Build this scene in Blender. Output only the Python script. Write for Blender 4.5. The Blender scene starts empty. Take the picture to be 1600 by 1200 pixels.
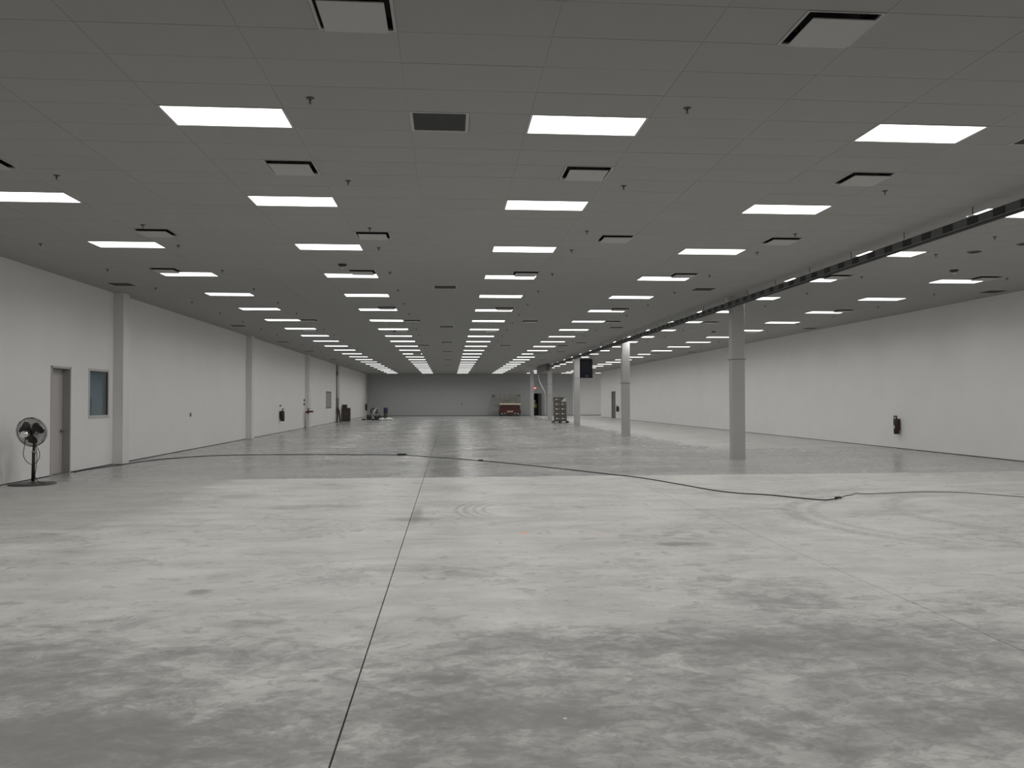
import bpy, bmesh, math, random
from mathutils import Vector, Matrix
random.seed(7)
scene = bpy.context.scene
COL = scene.collection
PI = math.pi

# ------------------------------------------------------------------ camera
EYE = 1.7588
YAW, PITCH, ROLL, FPX = 0.07869, 0.02066, -0.00272, 1250.0
cam_d = bpy.data.cameras.new('camera')
cam_d.sensor_fit = 'HORIZONTAL'; cam_d.sensor_width = 36.0
cam_d.lens = FPX / 1600.0 * 36.0
cam_d.clip_start = 0.05; cam_d.clip_end = 400
cam = bpy.data.objects.new('camera', cam_d); COL.objects.link(cam)
fw = Vector((math.sin(YAW) * math.cos(PITCH), math.cos(YAW) * math.cos(PITCH), math.sin(PITCH)))
rt0 = Vector((math.cos(YAW), -math.sin(YAW), 0)); up0 = rt0.cross(fw)
rt = rt0 * math.cos(ROLL) + up0 * math.sin(ROLL)
up = rt.cross(fw)
cam.matrix_world = Matrix(((rt.x, up.x, -fw.x, 0), (rt.y, up.y, -fw.y, 0), (rt.z, up.z, -fw.z, EYE), (0, 0, 0, 1)))
scene.camera = cam
# ------------------------------------------------------------------ world, exposure
w = bpy.data.worlds.new('world'); scene.world = w; w.use_nodes = True
w.node_tree.nodes['Background'].inputs[0].default_value = (0.02, 0.02, 0.022, 1)
w.node_tree.nodes['Background'].inputs[1].default_value = 0.2
vs = scene.view_settings
vs.view_transform = 'Standard'; vs.look = 'None'; vs.gamma = 1.0; vs.use_curve_mapping = False
vs.exposure = 0.0
GLOW = 3.8             # radiance of the visible LED diffusers
LAMP_W = 23.2          # watts of light thrown down by each panel (lensed optic, cut off towards the horizontal)
SPREAD = math.radians(158)

# ------------------------------------------------------------------ room numbers (metres)
CZ = 4.817             # ceiling height
XL, XR, YF, YB = -9.39, 16.10, 93.03, -8.0
XR2, YJ = 22.5, 84.0   # the hall widens beyond YJ
CW, RH = 3.88285 / 3, 0.6096      # ceiling tile module
X3, Y1 = 1.51883, 8.75761         # light of third column, first row
COLX = [X3 + (k - 3) * CW * 3 for k in range(0, 9)]
LSHIFT = {5: -0.03}
YSPLIT, GAPY = 39.55, 0.28519

# ------------------------------------------------------------------ mesh helper
class MB:
    def __init__(s): s.v = []; s.f = []; s.sm = []; s.mi = []; s.cur = 0
    def face(s, idx, smooth=False): s.f.append(tuple(idx)); s.sm.append(smooth); s.mi.append(s.cur)
    def box(s, x0, x1, y0, y1, z0, z1, M=None):
        b = len(s.v)
        pts = [(x0, y0, z0), (x1, y0, z0), (x1, y1, z0), (x0, y1, z0), (x0, y0, z1), (x1, y0, z1), (x1, y1, z1), (x0, y1, z1)]
        if M is not None: pts = [tuple(M @ Vector(p)) for p in pts]
        s.v += pts
        for q in ((3, 2, 1, 0), (4, 5, 6, 7), (0, 1, 5, 4), (1, 2, 6, 5), (2, 3, 7, 6), (3, 0, 4, 7)): s.face([b + i for i in q])
        return s
    def cbox(s, c, d, M=None):
        return s.box(c[0] - d[0] / 2, c[0] + d[0] / 2, c[1] - d[1] / 2, c[1] + d[1] / 2, c[2] - d[2] / 2, c[2] + d[2] / 2, M)
    def bbox(s, x0, x1, y0, y1, z0, z1, c):           # box with chamfered vertical and top edges
        b = len(s.v)
        def ring(z, i): 
            return [(x0 + i + c, y0 + i, z), (x1 - i - c, y0 + i, z), (x1 - i, y0 + i + c, z), (x1 - i, y1 - i - c, z),
                    (x1 - i - c, y1 - i, z), (x0 + i + c, y1 - i, z), (x0 + i, y1 - i - c, z), (x0 + i, y0 + i + c, z)]
        R = [ring(z0, 0), ring(z1 - c, 0), ring(z1, c)]
        for r in R: s.v += r
        for k in range(2):
            for i in range(8): s.face([b + k * 8 + i, b + k * 8 + (i + 1) % 8, b + k * 8 + 8 + (i + 1) % 8, b + k * 8 + 8 + i])
        s.face([b + 16 + i for i in range(8)]); s.face([b + i for i in reversed(range(8))])
        return s
    def cyl(s, p0, p1, r0, r1=None, n=16, caps=True):
        p0, p1 = Vector(p0), Vector(p1); r1 = r0 if r1 is None else r1
        a = (p1 - p0).normalized(); u = a.orthogonal().normalized(); v = a.cross(u); b = len(s.v)
        for p, r in ((p0, r0), (p1, r1)):
            for i in range(n):
                t = 2 * PI * i / n; s.v.append(tuple(p + u * (r * math.cos(t)) + v * (r * math.sin(t))))
        for i in range(n): s.face([b + i, b + (i + 1) % n, b + n + (i + 1) % n, b + n + i], True)
        if caps:
            s.face([b + i for i in reversed(range(n))]); s.face([b + n + i for i in range(n)])
        return s
    def lathe(s, prof, c=(0, 0, 0), n=20, axis=None):
        c = Vector(c); a = Vector(axis or (0, 0, 1)).normalized(); u = a.orthogonal().normalized(); v = a.cross(u); b = len(s.v)
        for r, z in prof:
            for i in range(n):
                t = 2 * PI * i / n; s.v.append(tuple(c + a * z + u * (r * math.cos(t)) + v * (r * math.sin(t))))
        for k in range(len(prof) - 1):
            for i in range(n): s.face([b + k * n + i, b + k * n + (i + 1) % n, b + (k + 1) * n + (i + 1) % n, b + (k + 1) * n + i], True)
        s.face([b + i for i in reversed(range(n))]); s.face([b + (len(prof) - 1) * n + i for i in range(n)])
        return s
    def tube(s, pts, r, n=6, closed=False):
        P = [Vector(p) for p in pts]; b = len(s.v); m = len(P); prev = None
        for k in range(m):
            if closed: t = (P[(k + 1) % m] - P[k - 1])
            else: t = P[min(k + 1, m - 1)] - P[max(k - 1, 0)]
            t.normalize()
            u = t.orthogonal().normalized() if prev is None else (prev - t * prev.dot(t)).normalized()
            prev = u; v = t.cross(u)
            for i in range(n):
                a = 2 * PI * i / n; s.v.append(tuple(P[k] + u * (r * math.cos(a)) + v * (r * math.sin(a))))
        for k in range(m if closed else m - 1):
            k2 = (k + 1) % m
            for i in range(n): s.face([b + k * n + i, b + k * n + (i + 1) % n, b + k2 * n + (i + 1) % n, b + k2 * n + i], True)
        if not closed:
            s.face([b + i for i in reversed(range(n))]); s.face([b + (m - 1) * n + i for i in range(n)])
        return s
    def ring(s, c, axis, R, r, n=32, m=6):
        c = Vector(c); a = Vector(axis).normalized(); u = a.orthogonal().normalized(); v = a.cross(u)
        return s.tube([c + u * (R * math.cos(2 * PI * i / n)) + v * (R * math.sin(2 * PI * i / n)) for i in range(n)], r, m, True)
    def mesh(s, name, mats):
        me = bpy.data.meshes.new(name); me.from_pydata([tuple(p) for p in s.v], [], s.f)
        for m in (mats if isinstance(mats, (list, tuple)) else [mats]): me.materials.append(m)
        me.polygons.foreach_set('use_smooth', s.sm); me.polygons.foreach_set('material_index', s.mi); me.update()
        return me
    def build(s, name, mats, parent=None, loc=None):
        return link(name, s.mesh(name, mats), parent, loc)

def link(name, me, parent=None, loc=None, rot=None):
    o = bpy.data.objects.new(name, me); COL.objects.link(o)
    if parent is not None: o.parent = parent
    if loc is not None: o.location = loc
    if rot is not None: o.rotation_euler = rot
    return o
def tag(o, label=None, cat=None, group=None, kind=None):
    if label: o['label'] = label
    if cat: o['category'] = cat
    if group: o['group'] = group
    if kind: o['kind'] = kind
    return o
def thing(name, label, cat, loc=(0, 0, 0), group=None, rz=0, kind=None):
    o = bpy.data.objects.new(name, None); COL.objects.link(o); o.location = loc; o.rotation_euler = (0, 0, rz); o.empty_display_size = 0.1
    return tag(o, label, cat, group, kind)
def smooth_path(P, k=6):
    P = [Vector(p) for p in P]; out = []
    for i in range(len(P) - 1):
        a, b, c, d = P[max(i - 1, 0)], P[i], P[i + 1], P[min(i + 2, len(P) - 1)]
        for j in range(k):
            t = j / k
            out.append(0.5 * ((2 * b) + (c - a) * t + (2 * a - 5 * b + 4 * c - d) * t * t + (3 * b - a - 3 * c + d) * t ** 3))
    return out + [P[-1]]
ORD = ['zeroth', 'first', 'second', 'third', 'fourth', 'fifth', 'sixth', 'seventh', 'eighth', 'ninth', 'tenth', 'eleventh', 'twelfth', 'thirteenth',
       'fourteenth', 'fifteenth', 'sixteenth', 'seventeenth', 'eighteenth', 'nineteenth', 'twentieth', 'twenty-first', 'twenty-second', 'twenty-third', 'twenty-fourth',
       'twenty-fifth', 'twenty-sixth', 'twenty-seventh', 'twenty-eighth', 'twenty-ninth', 'thirtieth']

# ------------------------------------------------------------------ materials
class NT:
    def __init__(s, name):
        s.m = bpy.data.materials.new(name); s.m.use_nodes = True; s.t = s.m.node_tree; s.N = s.t.nodes
        s.b = s.N['Principled BSDF']; s.pos = None
    def add(s, typ, **k):
        n = s.N.new(typ)
        for a, b in k.items(): setattr(n, a, b)
        return n
    def put(s, sock, val):
        if isinstance(val, bpy.types.NodeSocket): s.t.links.new(val, sock)
        else: sock.default_value = val
    def coord(s):
        if s.pos is None: s.pos = s.add('ShaderNodeTexCoord').outputs['Object']
        return s.pos
    def math(s, op, a, b=0.0, c=0.0, clamp=False):
        n = s.add('ShaderNodeMath', operation=op, use_clamp=clamp)
        s.put(n.inputs[0], a); s.put(n.inputs[1], b); s.put(n.inputs[2], c); return n.outputs[0]
    def vmath(s, op, a, b=(0, 0, 0)):
        n = s.add('ShaderNodeVectorMath', operation=op); s.put(n.inputs[0], a); s.put(n.inputs[1], b)
        return n.outputs['Value'] if op in ('LENGTH', 'DISTANCE', 'DOT_PRODUCT') else n.outputs[0]
    def noise(s, scale, detail=4, rough=0.55, stretch=None, off=None, dist=0.0):
        v = s.coord()
        if stretch: v = s.vmath('MULTIPLY', v, stretch)
        if off: v = s.vmath('ADD', v, off)
        n = s.add('ShaderNodeTexNoise'); s.put(n.inputs['Vector'], v)
        n.inputs['Scale'].default_value = scale; n.inputs['Detail'].default_value = detail
        n.inputs['Roughness'].default_value = rough; n.inputs['Distortion'].default_value = dist
        return n.outputs[0]
    def step(s, v, a, b):                                # smoothstep a..b -> 0..1
        n = s.add('ShaderNodeMapRange', interpolation_type='SMOOTHSTEP'); s.put(n.inputs[0], v)
        n.inputs[1].default_value = a; n.inputs[2].default_value = b
        n.inputs[3].default_value = 0; n.inputs[4].default_value = 1; return n.outputs[0]
    def lin(s, v, a, b, c, d):
        n = s.add('ShaderNodeMapRange'); s.put(n.inputs[0], v)
        for i, q in enumerate((a, b, c, d)): n.inputs[i + 1].default_value = q
        return n.outputs[0]
    def mix(s, f, a, b, typ='MIX'):
        n = s.add('ShaderNodeMix', data_type='RGBA', blend_type=typ)
        s.put(n.inputs[0], f)
        for sock, val in ((n.inputs[6], a), (n.inputs[7], b)):
            s.put(sock, val if isinstance(val, bpy.types.NodeSocket) else (*val[:3], 1))
        return n.outputs[2]
    def set(s, **k):
        for a, v in k.items():
            sock = s.b.inputs[a.replace('_', ' ')]
            if isinstance(v, tuple) and len(v) == 3: v = (*v, 1)
            s.put(sock, v)
        return s
    def bump(s, h, strength=0.2, dist=0.01):
        n = s.add('ShaderNodeBump'); s.put(n.inputs['Height'], h); n.inputs['Strength'].default_value = strength
        n.inputs['Distance'].default_value = dist; s.put(s.b.inputs['Normal'], n.outputs[0])

def simple(name, col, rough=0.5, metal=0.0, var=0.12, scale=6.0, spec=None):
    t = NT(name); n = t.noise(scale, 4, 0.6)
    c = t.mix(n, tuple(x * (1 - var) for x in col), tuple(min(1, x * (1 + var)) for x in col))
    t.set(Base_Color=c, Roughness=t.lin(n, 0, 1, max(0.03, rough - 0.06), min(1, rough + 0.06)), Metallic=metal)
    if spec is not None: t.b.inputs['Specular IOR Level'].default_value = spec
    return t.m
def emit(name, col, strength):
    t = NT(name); t.set(Base_Color=(0.8, 0.8, 0.8), Emission_Color=col, Emission_Strength=strength); return t.m

def floor_material():
    t = NT('polished_concrete'); P = t.coord()
    sx = t.add('ShaderNodeSeparateXYZ'); t.put(sx.inputs[0], P); X, Y = sx.outputs[0], sx.outputs[1]
    big = t.noise(0.23, 4, 0.55, off=(3.1, 7.7, 0)); mid = t.noise(0.9, 6, 0.62, off=(11, 4, 0)); fine = t.noise(7.0, 5, 0.7)
    grain = t.noise(60, 3, 0.6)
    base = t.mix(t.lin(mid, 0.3, 0.72, 0, 1), (0.46, 0.455, 0.437), (0.645, 0.637, 0.612))
    base = t.mix(t.lin(big, 0.35, 0.7, 0.0, 0.5), base, (0.52, 0.505, 0.485))
    base = t.mix(t.lin(grain, 0.2, 0.8, 0, 0.25), base, (0.30, 0.30, 0.29))
    # broad trowel sweeps
    sweep = t.noise(1.5, 8, 0.68, stretch=(0.45, 1.2, 1), off=(21, 6, 0), dist=0.25)
    base = t.mix(t.lin(sweep, 0.47, 0.70, 0, 0.60), base, (0.30, 0.296, 0.284))
    base = t.mix(t.lin(sweep, 0.46, 0.30, 0, 0.45), base, (0.68, 0.67, 0.64))
    # trowel-burn flakes: dense and dark near the camera, thinning out further into the hall
    flake = t.noise(2.6, 9, 0.70, stretch=(0.85, 1.1, 1), off=(1.7, 2.9, 0), dist=0.5)
    patch = t.noise(0.55, 5, 0.6, stretch=(0.7, 1.1, 1), off=(8.3, 1.2, 0))
    near = t.math('SUBTRACT', 1.0, t.step(Y, 4.4, 7.6))
    reg = t.math('ADD', t.math('MULTIPLY', near, 0.215), t.math('MULTIPLY', t.math('SUBTRACT', patch, 0.5), 0.62))
    for cx_, cy_, rx_, ry_, amp in ((1.5, 5.75, 1.5, 0.5, .22), (3.0, 5.45, 1.5, 0.7, .26), (2.9, 6.9, 0.9, 0.5, .17), (4.6, 6.7, 0.9, 0.6, .18), (0.4, 4.4, 0.8, 0.45, .20), (-2.1, 4.2, 1.3, 0.7, .22), (-1.0, 4.4, 0.8, 0.4, .10), (-2.9, 5.3, 0.9, 0.4, .16), (2.6, 4.3, 1.6, 0.5, .16), (0.6, 6.0, 0.6, 0.25, .12)):
        q = t.vmath('DIVIDE', t.vmath('SUBTRACT', P, (cx_, cy_, 0)), (rx_, ry_, 1))
        reg = t.math('ADD', reg, t.math('MULTIPLY', t.math('SUBTRACT', 1.0, t.step(t.vmath('LENGTH', t.vmath('MULTIPLY', q, (1, 1, 0))), 0.0, 1.35)), amp * 0.62))
    S = t.step(t.math('ADD', flake, reg), 0.50, 0.96)
    inner = t.mix(t.lin(t.noise(3.1, 8, 0.68, stretch=(0.75, 1.15, 1), off=(17, 5, 0), dist=0.6), 0.36, 0.64, 0, 1), (0.10, 0.098, 0.094), (0.255, 0.251, 0.24))
    base = t.mix(t.math('MULTIPLY', S, 0.80), base, inner)
    def crisp(sc, off, lo, hi, amt, k, base):
        n = t.noise(sc, 7, 0.60, stretch=(0.8, 1.1, 1), off=off, dist=0.9)
        return t.mix(t.math('MULTIPLY', t.step(t.math('ADD', n, t.math('MULTIPLY', reg, k)), lo, hi), amt), base, (0.16, 0.157, 0.15))
    base = crisp(2.3, (13, 2, 0), 0.60, 0.65, 0.30, 0.55, base)
    base = crisp(4.7, (3, 8, 0), 0.60, 0.66, 0.38, 0.50, base)
    base = crisp(10.0, (31, 18, 0), 0.60, 0.68, 0.34, 0.40, base)
    lite = t.noise(5.5, 7, 0.62, stretch=(0.8, 1.1, 1), off=(40, 11, 0), dist=0.8)
    base = t.mix(t.math('MULTIPLY', t.step(t.math('SUBTRACT', lite, t.math('MULTIPLY', reg, 0.4)), 0.58, 0.66), 0.22), base, (0.70, 0.69, 0.66))
    # the slab by the left wall was finished darker
    dk = t.math('MULTIPLY', t.math('SUBTRACT', 1.0, t.step(t.math('ADD', X, t.math('MULTIPLY', t.math('SUBTRACT', mid, 0.5), 2.0)), -5.2, -4.2)), t.step(t.math('ADD', Y, t.math('MULTIPLY', t.math('SUBTRACT', fine, 0.5), 0.4)), 11.35, 11.6))
    base = t.mix(t.math('MULTIPLY', dk, 0.42), base, (0.27, 0.262, 0.245))
    # sealed slabs beyond the cross joint are darker and shinier
    edge = t.math('ADD', Y, t.math('MULTIPLY', t.math('SUBTRACT', fine, 0.5), 0.35))
    far = t.step(edge, 18.35, 18.6)
    pale = t.math('MULTIPLY', t.step(t.math('ADD', X, t.math('MULTIPLY', t.math('SUBTRACT', mid, 0.5), 2.5)), 8.9, 9.8), t.step(Y, 27.0, 30.0))
    fard = t.math('MULTIPLY', far, t.math('SUBTRACT', 1.0, t.math('MULTIPLY', pale, 0.85)))
    str_ = t.noise(0.34, 5, 0.5, stretch=(0.8, 1.0, 1), off=(5, 9, 0))
    seal = t.mix(t.lin(str_, 0.32, 0.7, 0, 1), (0.225, 0.23, 0.228), (0.36, 0.362, 0.353))
    base = t.mix(t.math('MULTIPLY', fard, 0.88), base, seal)
    # pour-to-pour tone changes between strips of slab
    # tyre arcs
    def arc(cx, cy, r, wd, a, base):
        d = t.vmath('DISTANCE', t.vmath('MULTIPLY', P, (1, 1, 0)), (cx, cy, 0))
        m = t.math('SUBTRACT', 1.0, t.step(t.math('ABSOLUTE', t.math('SUBTRACT', d, r)), wd * 0.4, wd))
        m = t.math('MULTIPLY', m, t.step(fine, 0.32, 0.62))
        m = t.math('MULTIPLY', m, t.math('SUBTRACT', 1.0, t.step(t.vmath('DISTANCE', P, (cx - r * 0.75, cy + r * 0.2, 0)), r * 0.5, r * 1.25)))
        return t.mix(t.math('MULTIPLY', m, a), base, (0.19, 0.18, 0.165))
    base = arc(8.3, 11.3, 3.1, 0.16, 0.55, base); base = arc(8.3, 11.3, 2.75, 0.12, 0.4, base); base = arc(9.6, 11.6, 2.6, 0.2, 0.45, base)
    base = arc(1.9, 12.9, 1.5, 0.05, 0.6, base); base = arc(1.9, 12.9, 1.65, 0.05, 0.6, base); base = arc(1.9, 12.9, 1.8, 0.05, 0.6, base); base = arc(1.9, 12.9, 1.35, 0.05, 0.5, base)
    # single stains, sprayed survey marks
    def spot(c, r, col, a, base, soft=0.5, wob=0.5):
        q = t.vmath('DIVIDE', t.vmath('SUBTRACT', P, (c[0], c[1], 0)), (r[0], r[1], 1))
        q = t.vmath('MULTIPLY', q, (1, 1, 0))
        d = t.math('ADD', t.vmath('LENGTH', q), t.math('MULTIPLY', t.math('SUBTRACT', fine, 0.5), wob))
        return t.mix(t.math('MULTIPLY', t.math('SUBTRACT', 1.0, t.step(d, 1 - soft, 1)), a), base, col)
    for c, r, a in (((-2.30, 7.62), (0.16, 0.16), .6), ((-0.55, 12.0), (0.55, 0.30), .55), ((-0.50, 12.4), (0.12, 1.3), .55), ((2.75, 9.65), (0.30, 0.22), .65), ((3.05, 9.6), (0.25, 0.2), .5),
                    ((-3.9, 15.2), (0.6, 0.5), .35), ((-2.6, 13.5), (0.7, 0.4), .4), ((-1.75, 13.6), (0.45, 0.3), .4), ((-2.9, 6.0), (0.35, 0.12), .5), ((-1.6, 6.5), (0.4, 0.2), .45)):
        base = spot(c, r, (0.15, 0.148, 0.14), a, base, 0.7, 1.2)
    base = spot((0.99, 10.62), (0.10, 0.06), (0.85, 0.27, 0.12), 0.8, base)
    base = spot((1.90, 10.42), (0.14, 0.03), (0.80, 0.40, 0.25), 0.6, base)
    # paint specks
    vo = t.add('ShaderNodeTexVoronoi', feature='F1'); t.put(vo.inputs['Vector'], t.vmath('MULTIPLY', P, (1, 1, 0))); vo.inputs['Scale'].default_value = 2.1
    d = t.math('SUBTRACT', 1.0, t.step(vo.outputs['Distance'], 0.018, 0.03))
    keep = t.step(t.noise(0.8, 2, 0.5, off=(2, 14, 0)), 0.56, 0.6)
    base = t.mix(t.math('MULTIPLY', t.math('MULTIPLY', d, keep), 0.75), base, (0.72, 0.71, 0.68))
    # scratches
    sc = t.noise(2.2, 2, 0.4, stretch=(0.5, 2.4, 1), off=(30, 3, 0), dist=1.2)
    line = t.math('SUBTRACT', 1.0, t.step(t.math('ABSOLUTE', t.math('SUBTRACT', sc, 0.55)), 0.0005, 0.0025))
    base = t.mix(t.math('MULTIPLY', t.math('MULTIPLY', line, keep), 0.35), base, (0.66, 0.65, 0.62))
    rn = t.math('SUBTRACT', t.lin(mid, 0.2, 0.8, 0.34, 0.52), t.math('MULTIPLY', t.math('SUBTRACT', t.lin(str_, 0.3, 0.7, 0.235, 0.175), 0.0), fard))
    t.set(Base_Color=base, Roughness=rn)
    t.b.inputs['Specular IOR Level'].default_value = 0.5
    t.bump(t.math('MULTIPLY', mid, t.math('SUBTRACT', 1.0, far)), 0.05, 0.004)
    return t.m

def wall_material(name, col, dirt=0.25):
    t = NT(name); P = t.coord(); sx = t.add('ShaderNodeSeparateXYZ'); t.put(sx.inputs[0], P)
    n = t.noise(0.8, 4, 0.6); v = t.noise(1.3, 4, 0.6, stretch=(1, 1, 0.35), off=(4, 1, 7))
    c = t.mix(t.lin(n, 0.3, 0.7, 0, 0.5), col, tuple(x * 0.93 for x in col))
    low = t.math('SUBTRACT', 1.0, t.step(sx.outputs[2], 0.0, 1.3))
    loc = t.math('SUBTRACT', 1.0, t.step(sx.outputs[1], 17.4, 18.6))
    m = t.math('MULTIPLY', t.math('MULTIPLY', t.math('MULTIPLY', low, loc), t.step(v, 0.36, 0.62)), dirt)
    c = t.mix(m, c, (0.36, 0.345, 0.33))
    t.set(Base_Color=c, Roughness=0.62); t.bump(t.noise(90, 2, 0.5), 0.05, 0.002)
    return t.m

M_FLOOR = floor_material()
M_JOINT = simple('joint_filler', (0.035, 0.034, 0.032), 0.8)
M_JOINT2 = simple('pale_joint_filler', (0.22, 0.215, 0.205), 0.8)
M_WALL = wall_material('white_wall_paint', (0.80, 0.793, 0.787), 0.9)
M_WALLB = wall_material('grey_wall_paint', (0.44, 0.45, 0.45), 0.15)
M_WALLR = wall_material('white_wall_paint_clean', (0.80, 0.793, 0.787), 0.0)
M_PIL = wall_material('pilaster_paint', (0.74, 0.733, 0.727), 0.0)
M_GAP = simple('wall_gap_shade', (0.03, 0.03, 0.03), 0.8)
def tile_mat():
    t = NT('acoustic_ceiling_tile'); inf = t.add('ShaderNodeObjectInfo')
    n = t.noise(1.3, 3, 0.5)
    c = t.mix(t.math('MULTIPLY', inf.outputs['Random'], 0.5), (0.375, 0.373, 0.36), (0.355, 0.353, 0.341))
    c = t.mix(t.lin(n, 0.3, 0.7, 0, 0.25), c, (0.34, 0.338, 0.327))
    t.set(Base_Color=c, Roughness=0.85); t.b.inputs['Specular IOR Level'].default_value = 0.2
    return t.m
M_TILE = tile_mat()
M_GRID = simple('ceiling_grid_bar', (0.30, 0.298, 0.288), 0.7, var=0.03)
M_TRIM = simple('white_fixture_trim', (0.50, 0.50, 0.485), 0.4, var=0.03)
M_PLAQUE = simple('diffuser_plate_paint', (0.44, 0.436, 0.422), 0.5, var=0.03)
M_BLACKH = simple('duct_interior', (0.018, 0.018, 0.018), 0.8)
M_GRILLE = simple('return_grille_core', (0.115, 0.118, 0.12), 0.6, var=0.05, scale=200)
M_LAMP = emit('led_diffuser', (1.0, 0.99, 0.97, 1), GLOW)
M_SPR = simple('sprinkler_metal', (0.11, 0.105, 0.10), 0.4, 0.6)
M_COL = simple('grey_column_paint', (0.43, 0.427, 0.42), 0.3, var=0.05, scale=2)
M_STRAP = simple('dark_strap', (0.16, 0.16, 0.16), 0.5)
M_DUCT = simple('galvanised_bus_duct', (0.125, 0.128, 0.13), 0.55, 0.2, var=0.15, scale=3)
M_DUCTD = simple('bus_duct_dark', (0.02, 0.02, 0.023), 0.6)
M_LIP = simple('lip_edge_highlight', (0.32, 0.32, 0.33), 0.4, 0.3)
M_ROD = simple('hanger_rod', (0.10, 0.10, 0.10), 0.5, 0.5)
M_CLIP = simple('white_hanger_clip', (0.9, 0.9, 0.88), 0.4)
M_FRAME = simple('grey_door_frame_paint', (0.50, 0.485, 0.475), 0.45, var=0.04)
M_REVEAL = simple('door_jamb_paint', (0.33, 0.315, 0.31), 0.5, var=0.04)
M_LEAF = simple('door_leaf_paint', (0.47, 0.45, 0.44), 0.45, var=0.05, scale=3)
M_DLEAF = simple('dark_door_leaf', (0.15, 0.15, 0.155), 0.5)
M_STEEL = simple('dull_steel', (0.28, 0.27, 0.26), 0.35, 0.8)
M_CHROME = simple('polished_steel', (0.85, 0.84, 0.82), 0.12, 1.0, var=0.03)
M_BLACK = simple('black_paint', (0.022, 0.021, 0.02), 0.45)
M_RUBBER = simple('black_rubber', (0.02, 0.02, 0.019), 0.6)
M_TAN = simple('tan_cord_jacket', (0.10, 0.085, 0.07), 0.6)
M_WIN = simple('window_frame_aluminium', (0.55, 0.545, 0.54), 0.4, 0.1, var=0.04)
M_BACKING = simple('blue_grey_backing', (0.115, 0.122, 0.128), 0.7, var=0.04)
M_REDX = simple('dark_red_cylinder', (0.036, 0.010, 0.010), 0.4)
M_BLKX = simple('black_cylinder', (0.03, 0.027, 0.027), 0.4)
M_WHITE = simple('white_plastic', (0.85, 0.85, 0.83), 0.5)
M_RED = simple('red_valve_paint', (0.09, 0.015, 0.015), 0.45)
M_SCREEN = simple('black_cabinet_paint', (0.008, 0.009, 0.012), 0.6, spec=0.1)
M_BOX = simple('brown_carton', (0.105, 0.095, 0.08), 0.8, var=0.2, scale=4)
M_WOOD = simple('pallet_wood', (0.10, 0.09, 0.075), 0.8)
M_TAPE = simple('grey_carton_label', (0.55, 0.55, 0.53), 0.6)
M_LIFT = simple('dark_red_lift_paint', (0.085, 0.02, 0.016), 0.45)
M_DECK = simple('tan_lift_deck', (0.62, 0.54, 0.43), 0.6)
M_RAIL = simple('pale_rail_paint', (0.23, 0.22, 0.19), 0.5)
M_BROWN = simple('dark_brown_laminate', (0.045, 0.036, 0.028), 0.5)
M_BLUE = simple('navy_wrap', (0.022, 0.024, 0.075), 0.5)
M_BAG = simple('white_sheeting', (0.75, 0.75, 0.74), 0.5)
M_SKIN = simple('skin', (0.35, 0.20, 0.14), 0.5)
M_CLOTH = simple('dark_work_clothes', (0.03, 0.03, 0.035), 0.8)
M_VEST = simple('yellow_green_vest', (0.50, 0.52, 0.07), 0.6)
M_EXIT = emit('red_sign_face', (1.0, 0.08, 0.07, 1), 1.6)
M_PIPE = simple('light_conduit', (0.50, 0.50, 0.50), 0.55, 0.0)
def glass_mat():
    t = NT('window_glass'); g = t.add('ShaderNodeBsdfGlossy'); g.inputs['Roughness'].default_value = 0.03; g.inputs['Color'].default_value = (0.9, 0.95, 1, 1)
    tr = t.add('ShaderNodeBsdfTransparent'); tr.inputs['Color'].default_value = (0.86, 0.92, 0.95, 1)
    lwt = t.add('ShaderNodeLayerWeight'); lwt.inputs['Blend'].default_value = 0.5; fac = t.math('MULTIPLY_ADD', t.math('POWER', lwt.outputs['Facing'], 5.0), 0.9, 0.05)
    mx = t.add('ShaderNodeMixShader'); t.put(mx.inputs[0], fac); t.put(mx.inputs[1], tr.outputs[0]); t.put(mx.inputs[2], g.outputs[0])
    t.put(t.N['Material Output'].inputs['Surface'], mx.outputs[0]); return t.m
M_GLASS = glass_mat()

# ================================================================== SETTING
# ---- floor: slabs between saw-cut joints
fl = MB().box(XL - 0.6, XR2 + 0.3, YB - 0.3, YF + 3.2, -0.30, -0.022).build('floor', M_JOINT)
tag(fl, 'grey polished concrete floor of the long hall', 'floor', kind='structure')
XJ = [XL - 0.6, -5.10, -0.575, 4.00, 8.52, 13.05, XR2 + 0.3]
YJT = [YB - 0.3, 18.48, 37.0, 55.5, 74.0, YF + 3.2]
for i in range(len(XJ) - 1):
    for j in range(len(YJT) - 1):
        def gx(k): return {2: 0.0055, 3: 0.0032}.get(k, 0.002)
        g1 = 0.0015
        m = MB().box(XJ[i] + (0 if i == 0 else gx(i)), XJ[i + 1] - (0 if i + 1 == len(XJ) - 1 else gx(i + 1)),
                     YJT[j] + (0 if j == 0 else g1), YJT[j + 1] - (0 if j + 1 == len(YJT) - 1 else g1), -0.022, 0.0)
        m.build('floor_slab', M_FLOOR, fl)

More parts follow.
